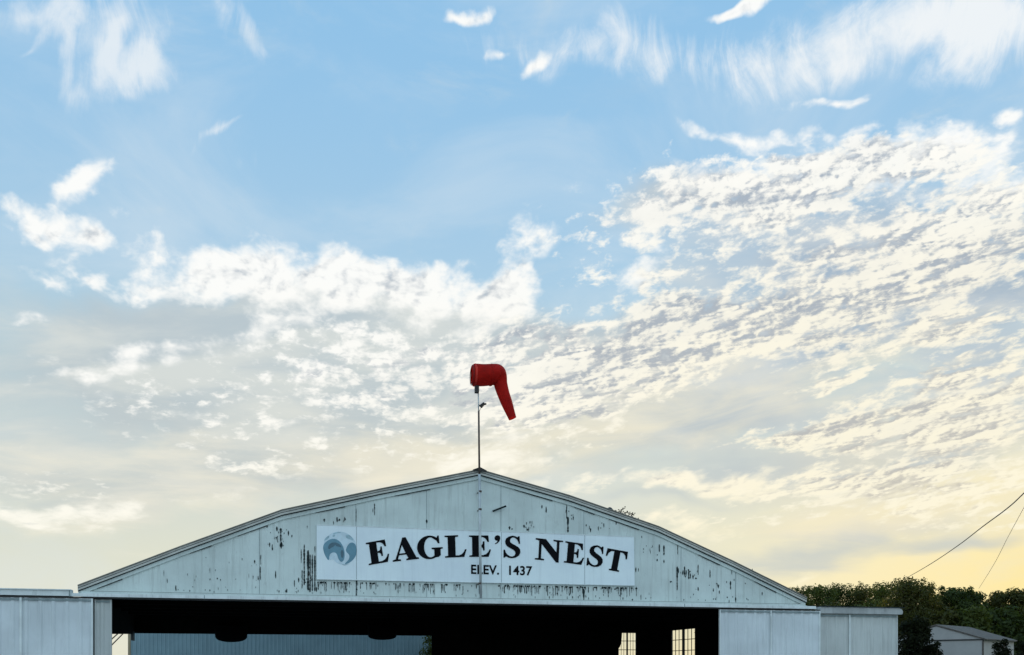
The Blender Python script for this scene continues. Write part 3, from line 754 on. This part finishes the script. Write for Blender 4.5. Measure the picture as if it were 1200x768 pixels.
for ch, bl, br, up in [('E', (432, 662.8), (457, 658.3), (-3.6, -25.6)), ('A', (460, 658.8), (490.5, 655.3), (-2, -25.5)), ('G', (489, 656), (518.3, 654.4), (-1.2, -26)),
                       ('L', (521.3, 654), (546.5, 653), (-.8, -25.2)), ('E', (549.5, 653), (575, 653), (-.4, -24.5)), ("'", (578.6, 653.4), (585.6, 653.6), (.3, -25)),
                       ('S', (589.2, 653.8), (609.5, 654.6), (.8, -25)), ('N', (626, 656), (658, 659.2), (1.2, -24.5)), ('E', (660, 659.5), (683, 662.8), (2, -24.3)),
                       ('S', (686.2, 662.8), (705, 666), (3.3, -24)), ('T', (706.6, 667.4), (730.9, 671.7), (4.5, -24))]:
    w_, loops = GL[ch]; up = (up[0] * 1.02, up[1] * 1.02)
    ux, uy = (br[0] - bl[0]) / w_, (br[1] - bl[1]) / w_
    curve_shape('letter', [[fp(bl[0] + gx * ux + gy * up[0], bl[1] + gx * uy + gy * up[1]) for gx, gy in lp] for lp in loops], -.092, -.0765, M['letter'], sb)
# the elevation figures in plain capitals
fc = D.curves.new('elev', 'FONT'); fc.body = 'ELEV.  1437'; fc.size = 1; fc.extrude = .004; fc.offset = .024; fc.space_character = 1.06
o = D.objects.new('tmpf', fc); col.objects.link(o); bpy.context.view_layer.update()
dg = bpy.context.evaluated_depsgraph_get(); me = D.meshes.new_from_object(o.evaluated_get(dg)); D.objects.remove(o)
xs = [v.co.x for v in me.vertices]; ys = [v.co.y for v in me.vertices]
x0_, x1_, y0_, y1_ = min(xs), max(xs), min(ys), max(ys)
for v in me.vertices:
    gx, gy = (v.co.x - x0_) / (x1_ - x0_), (v.co.y - y0_) / (y1_ - y0_)
    x, z = fp(551.5 + gx * 71.5, 673.2 + gx * 1.9 - gy * 11.2); v.co = (x, -.084 - v.co.z, z)
me.materials.clear(); me.materials.append(M['letter']); me.name = 'elevation_lettering'
o = D.objects.new('elevation_lettering', me); col.objects.link(o); o.parent = sb
# round emblem
def ez(pts): return [fp(360 + x / 7.68, 600 + y / 7.68) for x, y in pts]
def smooth(pts, it=2):
    for _ in range(it):
        q = []
        for i, p in enumerate(pts):
            n = pts[(i + 1) % len(pts)]
            q += [(p[0] * .75 + n[0] * .25, p[1] * .75 + n[1] * .25), (p[0] * .25 + n[0] * .75, p[1] * .25 + n[1] * .75)]
        pts = q
    return pts
em = curve_shape('emblem', [ez(smooth([(145,320),(150,262),(190,210),(250,182),(320,180),(390,212),(440,280),(448,350),(430,410),(400,450),(350,476),(300,478),(262,462),(230,425),(200,440),(183,436),(160,395)]))], -.0793, -.0757, M['em0'], sb)
curve_shape('emblem_figure', [ez(smooth([(140,320),(148,365),(162,400),(185,438),(197,430),(197,400),(210,375),(235,365),(258,372),(270,395),(280,430),(302,455),(322,447),(335,415),(335,360),(320,310),(295,270),(255,245),(215,245),(180,262),(150,290)])),
                 ez(smooth([(345,340),(370,290),(400,275),(430,290),(445,330),(445,370),(430,410),(400,445),(360,470),(332,474),(350,455),(375,430),(380,390),(350,365)]))], -.0815, -.0795, M['em1'], em)
curve_shape('emblem_shading', [ez(smooth([(182,330),(195,295),(225,277),(262,278),(300,300),(308,325),(285,318),(262,312),(250,300),(235,318),(215,325),(200,340)])),
                               ez(smooth([(300,345),(325,350),(328,400),(312,425),(300,400)]))], -.0845, -.0822, M['em2'], em)
for p in (
    [(340,215),(365,205),(395,225),(420,255),(405,262),(385,250),(365,248),(350,235)], [(228,198),(262,185),(300,182),(305,192),(262,197),(235,208)],
    [(165,235),(190,215),(200,225),(185,250),(160,262),(150,262)], [(225,212),(250,205),(250,222),(228,232)], [(300,470),(345,480),(390,462),(360,478),(330,486)],
    ):
    curve_shape('emblem_highlight', [ez(smooth(p))], -.0812, -.0796, M['em3'], em)

# ------------------------------------------------------------------ windsock on its pole
ws = empty('windsock', (ORI[0], ORI[1], 0), ANG)
tag(ws, 'red windsock drooping from a thin pole above the hangar ridge', 'windsock')
DP = -.42
def wp(px, py, d=DP):
    x, z = fp(px, py, d); return (x, d, z)
m = MB(); m.tube([wp(563.5, 701), wp(562.6, 640), wp(561.8, 556)], .052, 10)
pl = m.build('pole', M['pole'], ws, smooth=True)
for py in (576, 597, 684):
    m = MB(); x, y_, z = wp(562.6, py); m.tube([(x, y_, z - .03), (x, y_, z + .03)], .066, 10)
    m.box(x - .02, x + .02, y_ + .05, -.0, z - .02, z + .02); m.build('clamp', M['poledark'], pl)
m = MB(); m.tube([wp(561.8, 557), wp(561.0, 482)], [.040, .036], 10); m.build('mast', M['poledark'], ws, smooth=True)
m = MB(); m.tube([wp(561.0, 483), wp(560.4, 459)], .024, 8); m.build('top_rod', M['pole'], ws, smooth=True)
m = MB(); a = wp(558.9, 461); b = wp(558.9, 450.5)
m.box(a[0] - .085, a[0] + .075, DP - .07, DP + .07, a[2], b[2]); o = m.build('swivel', M['black'], ws); bevel(o, .02)
m = MB(); c = wp(565.3, 474.8)
m.tube([wp(560.7, 475.2), c], .022, 6); m.tube([(c[0] - .07, DP, c[2] - .07), (c[0] + .07, DP, c[2] + .07)], [.075, .055], 8)
m.tube([c, wp(569.8, 473.4)], [.03, .035], 6); m.tube([wp(563.6, 478), wp(561.4, 483)], .010, 5)
m.build('lamp_arm', M['black'], ws)
# cloth: rings along a bent axis (centre px, centre py, radius px, axis angle below horizontal)
rings = [(552.4, 439.9, 9.6, 0), (552.9, 439.8, 10.8, 0), (555.0, 439.7, 12.2, 0), (557.5, 439.6, 12.7, 0), (562, 439.6, 12.6, 0), (566, 439.6, 12.35, 0), (571, 439.5, 12.2, 0), (576, 439.2, 12.1, 1),
         (580.5, 439.3, 12.1, 2), (584.0, 439.8, 11.9, 10), (585.9, 441.4, 11.0, 36), (586.3, 445.2, 8.8, 70), (586.5, 448.8, 7.9, 80), (587.3, 452.5, 7.8, 76), (588.7, 458, 7.6, 72), (590.6, 463.5, 7.2, 71), (593.0, 470, 7.0, 70), (595.6, 477, 6.2, 69), (598.2, 484, 5.4, 68), (600.7, 490.8, 4.7, 67)]
NS = 28; vs = []; fs_ = []; wr = random.Random(3)
ph = [wr.uniform(0, 6.28) for _ in range(6)]
for i, (cx, cy, rr, an) in enumerate(rings):
    x, _, z = wp(cx, cy); rad = rr / 30.05; a_ = R(an)
    nx, nz = math.cos(a_), -math.sin(a_)          # axis
    ex, ez_ = -nz, nx                              # in-plane radial (up for a level sock)
    for k in range(NS):
        t = 2 * math.pi * k / NS
        wob = 1 + (.020 * math.sin(3 * t + ph[0] + i * .7) + .018 * math.sin(5 * t + ph[1] - i * .9) + .012 * math.sin(8 * t + i * 1.7)) * (1.6 if 7 < i < 14 else 1)
        r_ = rad * wob; flat = .80 if i > 10 else 1.0
        cr, sr = math.cos(t) * r_, math.sin(t) * r_ * flat
        vs.append((x + ex * cr + nx * .10 * sr, DP + sr * .97, z + ez_ * cr + nz * .1 * sr))
for i in range(len(rings) - 1):
    for k in range(NS):
        k2 = (k + 1) % NS
        fs_.append((i * NS + k, i * NS + k2, (i + 1) * NS + k2, (i + 1) * NS + k))
m = MB(); m.add(vs, fs_); so_ = m.build('sock', M['sock'], ws, smooth=True)
sm = so_.modifiers.new('s', 'SUBSURF'); sm.levels = 1; sm.render_levels = 2
for c0 in (554.9, 574.0):
    x, _, z = wp(c0, 439.6); x2 = wp(c0 + 2.3, 439.6)[0]; rr = (12.45 if c0 < 560 else 12.25) / 30.05
    m = MB(); m.tube([(x, DP, z), ((x + x2) / 2, DP, z), (x2, DP, z)], [rr, rr + .014, rr + .006], 28, cap=False); m.build('stitched_band', M['hem' if c0 < 560 else 'sock'], so_, smooth=True)
m = MB(); x, _, z = wp(553.2, 439.8); m.tube([(x, DP + .37 * math.sin(t * math.pi / 12), z + .37 * math.cos(t * math.pi / 12)) for t in range(25)], .012, 6, cap=False)
m.build('hoop', M['black'], so_)

# ------------------------------------------------------------------ dark lumps of insulation sagging from the rear header
for i, (px, w_, h_, lab) in enumerate([(271, 34, 9, 'black sagging lump of insulation below the dark header, leftmost of its row'),
                            (448, 32, 6.8, 'black sagging lump of insulation right above the end of the blue grey wall'),
                            (566, 26, 6, 'faint black sagging lump of insulation in the dark middle of the opening'),
                            (706, 48, 24, 'large black sagging insulation lump covering the top left of the small rear window')]):
    d = BACK - .35; sc_ = F / (Z0 + 16) ; rx_ = w_ / 2 / sc_; hz = h_ / sc_
    x = fs(px, d) - S0; z = fp(px, 743.5 + (px - 271) * .0, d)[1]
    m = MB(); prof = []
    n = 14
    for k in range(n + 1):
        a_ = math.pi * k / n
        prof.append((x - rx_ * (math.cos(a_)) , z + .02 - hz * math.sin(a_) ** .55))
    rows = [(0, .45), (.10, .8), (.25, 1), (.42, 1), (.56, .8), (.66, .45)]
    vs = []; fs_ = []
    for dd, s_ in rows:
        for (a_, b_) in prof: vs.append((x + (a_ - x) * (.8 + .2 * s_), d - .33 + dd, z + .35 + (b_ - z - .35) * s_ if b_ < z else b_))
        vs.append((x + rx_, d - .33 + dd, z + .45)); vs.append((x - rx_, d - .33 + dd, z + .45))
    nn = n + 3
    for r_ in range(len(rows) - 1):
        for k in range(nn):
            k2 = (k + 1) % nn; fs_.append((r_ * nn + k, r_ * nn + k2, (r_ + 1) * nn + k2, (r_ + 1) * nn + k))
    fs_.append(tuple(range(nn))); fs_.append(tuple(range((len(rows) - 1) * nn, len(rows) * nn)))
    m.add(vs, fs_); o = m.build('sagging_insulation', M['insul'], None, smooth=False)
    o.location = ORI; o.rotation_euler = (0, 0, ANG)
    tag(o, lab, 'insulation', 'lumps of insulation hanging inside the hangar')

# ------------------------------------------------------------------ small hood and dry weeds on the right roof slope
vt = empty('roof_vent', ORI, ANG)
tag(vt, 'small dark hooded vent on the right slope of the hangar roof', 'vent')
x, z = fp(714.5, 600, .5)
m = MB(); m.tube([(x, .5, z - .22), (x, .5, z + .07)], .05, 10); m.build('stub', M['trim'], vt, smooth=True)
m = MB(); m.tube([(x, .5, z + .03), (x, .5, z + .08), (x, .5, z + .16), (x, .5, z + .19)], [.15, .145, .08, .01], 12); m.build('hood', M['black'], vt, smooth=True)
m = MB(); tw_ = random.Random(9)
for px, h in ((719, .12), (722, .28), (724.5, .36), (727, .22), (731, .14), (735, .25), (738, .30), (740, .16)):
    x, z = fp(px, 603 + (px - 719) * .31, .35); zz = top_at(x)
    lean = tw_.uniform(.1, .35)
    pts = [(x + lean * t * t, .35 + .05 * t, zz - .03 + h * t) for t in (0, .4, .7, 1)]
    m.tube(pts, [.016, .013, .010, .006], 5)
    for _ in range(5):
        t = tw_.uniform(.35, 1); bx_ = x + lean * t * t; bz_ = zz - .03 + h * t
        dx, dz = tw_.uniform(-.16, .2), tw_.uniform(.0, .13)
        m.tube([(bx_, .35, bz_), (bx_ + dx, .35 + tw_.uniform(-.05, .05), bz_ + dz)], [.010, .005], 4)
        m.add([(bx_ + dx - .03, .34, bz_ + dz - .02), (bx_ + dx + .03, .36, bz_ + dz - .01), (bx_ + dx + .035, .35, bz_ + dz + .025), (bx_ + dx - .02, .33, bz_ + dz + .02)], [(0, 1, 2, 3)])
o = m.build('dry_weeds', LEAF[3], None); o.location = ORI; o.rotation_euler = (0, 0, ANG)
tag(o, 'sparse dry weeds sprouting on the right roof slope beside the vent', 'weeds')

# ------------------------------------------------------------------ the blue grey shed seen through the hangar
DN = BACK + 8.5
sh = empty('metal_shed', ORI, ANG); tag(sh, 'blue grey ribbed metal shed standing behind the open hangar', 'shed')
xs0 = fs(150.5, DN) - S0; xs1 = xs0 + 30
m = MB(); ribbed(m, xs0 + .12, xs1, 0, 4.9, DN, pitch=.23, depth=.016, w=.05); m.build('wall', M['blueshed'], sh, fix=False)
m = MB(); m.box(xs0 - .02, xs0 + .12, DN - .05, DN + .10, 0, 4.9); m.build('corner_board', M['tan'], sh)
m = MB(); m.box(xs0 - .0, xs0 + .04, DN + .11, DN + 12, 0, 4.9); m.box(xs1 - .04, xs1, DN + .01, DN + 12, 0, 4.9); m.box(xs0, xs1, DN + 12.01, DN + 12.05, 0, 4.9); m.build('side_wall', M['blueshed'], sh)
m = MB(); m.prism([(DN - .3, 4.91), (DN + 6, 6.0), (DN + 12.3, 4.91), (DN + 12.3, 4.99), (DN + 6, 6.08), (DN - .3, 4.99)], xs0 - .15, xs1 + .3)
m.v = [(y, x, z) for x, y, z in m.v]
m.build('roof', M['roof'], sh)

# ------------------------------------------------------------------ small garage on the right
def at(px, Y): return ((px - 600) / F * Y, Y)
gx, gy = at(1152, 60)
ga = empty('garage', (gx, gy, 0), R(-45)); tag(ga, 'small pale grey gabled garage half hidden by dark bushes', 'garage')
# local axes: x to the right-back along the side (after rotation), y to the left-back along the front
# build with front along -x
GW, GLn, GE, GA = 5.6, 5.2, 3.42, 4.28
ga.rotation_euler = (0, 0, R(45))
# local +x = right-back (side), local +y = left-back (front)
m = MB(); m.box(.0, GLn, .0, .08, 0, GE); m.box(0, GLn, GW - .08, GW, 0, GE); m.box(GLn - .08, GLn, .08, GW - .08, 0, GE); m.build('side_wall', M['garage'], ga)
m = MB(); m.box(.0, .08, .081, GW - .081, 0, GE); m.add([(.0, 0, GE + .003), (.0, GW, GE + .003), (.0, GW / 2, GA), (.08, 0, GE + .003), (.08, GW, GE + .003), (.08, GW / 2, GA)], [(0, 1, 2), (5, 4, 3), (0, 3, 4, 1), (1, 4, 5, 2), (2, 5, 3, 0)])
m.add([(GLn, 0, GE + .003), (GLn, GW, GE + .003), (GLn, GW / 2, GA)], [(0, 1, 2)])
m.build('front_wall', M['garage'], ga)
m = MB(); m.box(-.05, -.002, -.05, GW + .05, GE - .05, GE + .02); m.build('eave_trim', M['black'], ga)
m = MB(); m.box(-.03, -.002, .0, .05, 0, GE - .05); m.box(.0, .05, -.03, -.002, 0, GE - .05); m.build('corner_trim', M['garageroof'], ga)
m = MB(); m.prism([(-.22, GE - .06), (GW / 2, GA + .03), (GW + .22, GE - .06), (GW + .22, GE + .02), (GW / 2, GA + .12), (-.22, GE + .02)], -.06, GLn + .15)
m.v = [(y, x, z) for x, y, z in m.v]
m.build('roof', M['garageroof'], ga)

# ------------------------------------------------------------------ ground
def sheet(name, x0, x1, y0, y1, z, m_, label=None):
    me = MB(); me.add([(x0, y0, z), (x1, y0, z), (x1, y1, z), (x0, y1, z)], [(0, 1, 2, 3)])
    return tag(me.build(name, m_), None, None, None, 'structure')
sheet('ground', -4000, 4000, -4000, 4000, 0, M['grass'])
o = sheet('apron', -40, 26, -6, 62, .004, M['concrete'])
sheet('taxiway', -400, 400, -30, -8, .004, M['asphalt'])
# ------------------------------------------------------------------ trees and shrubs
def crown(name, parent, m_, lobes, n, size, rnd, up=.15):
    """leaf clusters spread through the volume of many uneven lobes"""
    vs = []; fs_ = []
    tot = sum(l[3] * l[4] for l in lobes)
    for (cx, cy, cz, rx, rz) in lobes:
        k = int(n * rx * rz / tot)
        for _ in range(k):
            v = Vector((rnd.gauss(0, 1), rnd.gauss(0, 1), rnd.gauss(0, 1))).normalized()
            r_ = (rnd.random() ** .42) * (1.0 if rnd.random() > .10 else 1.12)
            p = Vector((cx + v.x * rx * r_, cy + v.y * rx * r_, cz + v.z * rz * r_))
            s = size * rnd.uniform(.55, 1.25)
            nrm = (v + Vector((rnd.gauss(0, .6), rnd.gauss(0, .6), rnd.gauss(0, .6) + up))).normalized()
            a = nrm.orthogonal().normalized(); b = nrm.cross(a)
            t = rnd.uniform(0, 6.28); a, b = a * math.cos(t) + b * math.sin(t), b * math.cos(t) - a * math.sin(t)
            q = len(vs)
            vs += [tuple(p - a * s), tuple(p - b * s * .45 + nrm * s * .12), tuple(p + a * s * 1.1), tuple(p + b * s * .5 - nrm * s * .1)]
            fs_.append((q, q + 1, q + 2, q + 3))
    me = D.meshes.new(name); me.from_pydata(vs, [], fs_); me.materials.append(m_)
    o = D.objects.new(name, me); col.objects.link(o); o.parent = parent
    return o
def tree(px, topy, wpx, Y, label, lf, seed, base=.22, n=15000, size=.135, group='trees along the edge of the field', x=None):
    rnd = random.Random(seed)
    X = (px - 600) / F * Y if x is None else x
    H = EYE + (HOR - topy) / F * Y; W = wpx / F * Y / 2
    e = empty('tree', (X, Y, 0)); tag(e, label, 'tree', group)
    t = MB()
    lean = rnd.uniform(-.4, .4)
    tr = max(.12, H * .022)
    pts = [(0, 0, -.1), (lean * .2, .1, H * .2), (lean * .5, .0, H * .45), (lean * .8, -.1, H * .7), (lean, 0, H * .88)]
    t.tube(pts, [tr * 1.3, tr, tr * .8, tr * .45, tr * .12], 8)
    lobes = []
    nl = 15
    for k in range(nl):
        a = k * 2.4 + rnd.uniform(-.5, .5); f = (k + .5) / nl
        z = H * (base + (1 - base) * (f ** .85)) ; rr = W * (.80 * math.sin(math.pi * min(1, .25 + .70 * f)) ** .7)
        lr = W * rnd.uniform(.36, .55) * (1.15 - .40 * f)
        cx, cy = lean * f + math.cos(a) * rr * rnd.uniform(.45, .9), math.sin(a) * rr * .9
        cz = min(z, H - lr * .75)
        lobes.append((cx, cy, cz, lr, lr * rnd.uniform(.7, .95)))
        zb = H * (.18 + .5 * f)
        t.tube([(lean * zb / H, 0, zb), (cx * .55, cy * .55, (zb + cz) / 2 + .2), (cx, cy, cz)], [tr * .4, tr * .25, tr * .08], 5)
    lobes.append((lean, 0, H - W * .34, W * .38, W * .34)); lobes.append((lean * .5, 0, H * .66, W * .72, H * .26)); lobes.append((0, 0, H * .38, W * .8, H * .2))
    for k in range(8):        # sprigs standing out of the outline
        a = rnd.uniform(0, 6.28); z = H * rnd.uniform(.55, .98)
        lobes.append((math.cos(a) * W * rnd.uniform(.45, .9), math.sin(a) * W * .7, z, W * .13, W * .20))
    t.build('trunk', M['bark'], e, smooth=True)
    crown('crown', e, lf, lobes, n, size, rnd)
    return e
T = [
 (905, 694, 50, 118, 'dark green tree just showing over the lower end of the hangar roof', 0),
 (934, 687, 46, 120, 'dark round tree rising where the hangar roof ends', 0),
 (962, 685.5, 46, 117, 'dark green tree above the left end of the door track', 1),
 (988, 683.5, 44, 119, 'dark green tree with a pointed top above the middle of the door track', 0),
 (1013, 688, 40, 116, 'low dark tree in the dip left of the tallest tree', 2),
 (1038, 682, 48, 112, 'rounded green tree above the right end of the door track', 1),
 (1066, 677.5, 62, 88, 'tallest olive green tree where the black cable comes down', 2),
 (1094, 697, 36, 96, 'low green tree at the notch right of the tallest tree', 1),
 (1121, 688.5, 42, 88, 'dark loose tree with sky gaps straight behind the garage ridge', 0),
 (1143, 693, 34, 90, 'smaller loose tree under the thin grey cable', 0),
 (1172, 693, 36, 92, 'warm green tree behind the right end of the garage', 2),
 (1199, 690, 40, 90, 'tree at the right edge glowing yellow green', 2),
 (1236, 686, 52, 92, 'tree just past the right edge', 1),
 (1285, 680, 60, 95, 'tree further past the right edge', 1),
 (858, 705, 60, 122, 'tree hidden low behind the hangar', 0),
]
for i, (px, ty, w_, Y, lab, k) in enumerate(T):
    tree(px, ty, w_ * 1.45, Y, lab, LEAF[k], 40 + i)
# an understorey row closes the foot of the wood
def shrub(px, topy, wpx, Y, label, lf, seed, n=2600, size=.15, cat='bush', name='bush', group=None, d=None):
    rnd = random.Random(seed); X = (px - 600) / F * Y; H = EYE + (HOR - topy) / F * Y; W = wpx / F * Y / 2
    e = empty(name, (X, Y, 0)); tag(e, label, cat, group)
    t = MB(); lobes = []
    for k in range(11):
        f = (k + .5) / 11; a = k * 2.4
        rr = W * .72 * math.cos(f * 1.35) ** .8; lr = W * rnd.uniform(.30, .42)
        cz = min(H * (.16 + .84 * f), H - lr * .8); cx, cy = math.cos(a) * rr, math.sin(a) * rr
        lobes.append((cx, cy, cz, lr, lr * .9))
        t.tube([(0, 0, -.05), (cx * .5, cy * .5, cz * .6), (cx, cy, cz)], [.06, .04, .015], 5)
    lobes.append((0, 0, H * .5, W * .92, H * .46)); lobes.append((0, 0, H * .3, W * .95, H * .3))
    t.build('stem', M['bark'], e); crown('foliage', e, lf, lobes, n, size, rnd)
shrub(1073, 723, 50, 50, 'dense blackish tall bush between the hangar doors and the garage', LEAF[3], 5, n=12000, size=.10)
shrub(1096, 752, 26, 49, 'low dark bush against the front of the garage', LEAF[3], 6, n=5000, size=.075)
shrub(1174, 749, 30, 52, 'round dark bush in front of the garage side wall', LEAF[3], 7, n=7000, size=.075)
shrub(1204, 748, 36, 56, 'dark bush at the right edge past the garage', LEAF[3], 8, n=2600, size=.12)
for i, (px, ty, Y, lab) in enumerate([(930, 706, 108, 'low bush in the undergrowth right of the hangar roof end'), (975, 705, 106, 'low bush in the undergrowth above the door track'), (1020, 704, 104, 'low bush below the dip in the tree line'),
                       (1065, 706, 90, 'low bush at the foot of the tallest tree'), (1105, 712, 84, 'low bush just above the left of the garage roof'), (1140, 710, 83, 'low bush just above the garage ridge'), (1178, 710, 84, 'low bush right of the garage roof'), (1215, 708, 84, 'low bush at the right edge of the tree line')]):
    shrub(px, ty, 62, Y, lab, LEAF[(0, 2, 1)[i % 3]], 60 + i, n=4200, size=.22, group='undergrowth bushes below the tree line')
# green shrub showing inside the opening, at the end of the blue shed
px = 510; Yb = Z0 + 22.5
shrub(px, 741, 44, Yb, 'leafy green shrub in the dark at the right end of the blue grey wall', LEAF[1], 9, n=3000, size=.11)

# ------------------------------------------------------------------ cables and their poles
def cable(name, pts, A, B, r_, m_, label, group=None):
    """A, B: (px, Y) of the plan line; pts: (px, py) points the cable passes"""
    ax, ay = at(*A); bx_, by_ = at(*B); out = []
    for px, py in pts:
        u = (px - 600) / F
        t = (ax - u * ay) / (u * (by_ - ay) - (bx_ - ax))
        Y = ay + (by_ - ay) * t
        out.append(Vector((u * Y, Y, EYE + (HOR - py) / F * Y)))
    # smooth by Catmull-Rom
    q = []
    for i in range(len(out) - 1):
        p0, p1, p2, p3 = out[max(i - 1, 0)], out[i], out[i + 1], out[min(i + 2, len(out) - 1)]
        for k in range(8):
            t = k / 8
            q.append(.5 * ((2 * p1) + (p2 - p0) * t + (2 * p0 - 5 * p1 + 4 * p2 - p3) * t * t + (3 * p1 - p0 - 3 * p2 + p3) * t ** 3))
    q.append(out[-1])
    m = MB(); m.tube(q, r_, 6)
    return tag(m.build(name, m_, smooth=True), label, 'cable', group)
cable('power_cable', [(1058, 680), (1089, 662), (1122, 640), (1152, 617), (1179, 597), (1200, 578), (1262, 515), (1335, 432)], (1058, 92), (1335, 21),
      .022, M['wire'], 'thick black cable sagging down to the tallest tree')
cable('service_wire', [(1147, 690), (1165, 661), (1181, 630), (1200, 595), (1262, 482), (1335, 345)], (1147, 92), (1335, 21.2), .013, M['wiregrey'], 'thin grey wire running up steeply at the right edge')
def upole(px, Y, H, lab):
    X = (px - 600) / F * Y
    e = empty('utility_pole', (X, Y, 0)); tag(e, lab, 'utility pole')
    m = MB(); m.tube([(0, 0, -.1), (0, 0, H)], [.15, .10], 12); m.build('pole', M['wood'], e, smooth=True)
    m = MB(); m.box(-.9, .9, .11, .20, H - .75, H - .63); m.build('crossarm', M['wood'], e)
    for s in (-.8, 0.0, .8):
        m = MB(); m.tube([(s, .155, H - .63), (s, .155, H - .57), (s, .155, H - .48)], [.05, .055, .03], 8); m.build('insulator', M['black'], e)
upole(1335, 21.1, 9.5, 'wooden pole holding up the cables just past the right edge')
upole(1058, 92.4, 9.3, 'wooden pole among the trees where the black cable ends')
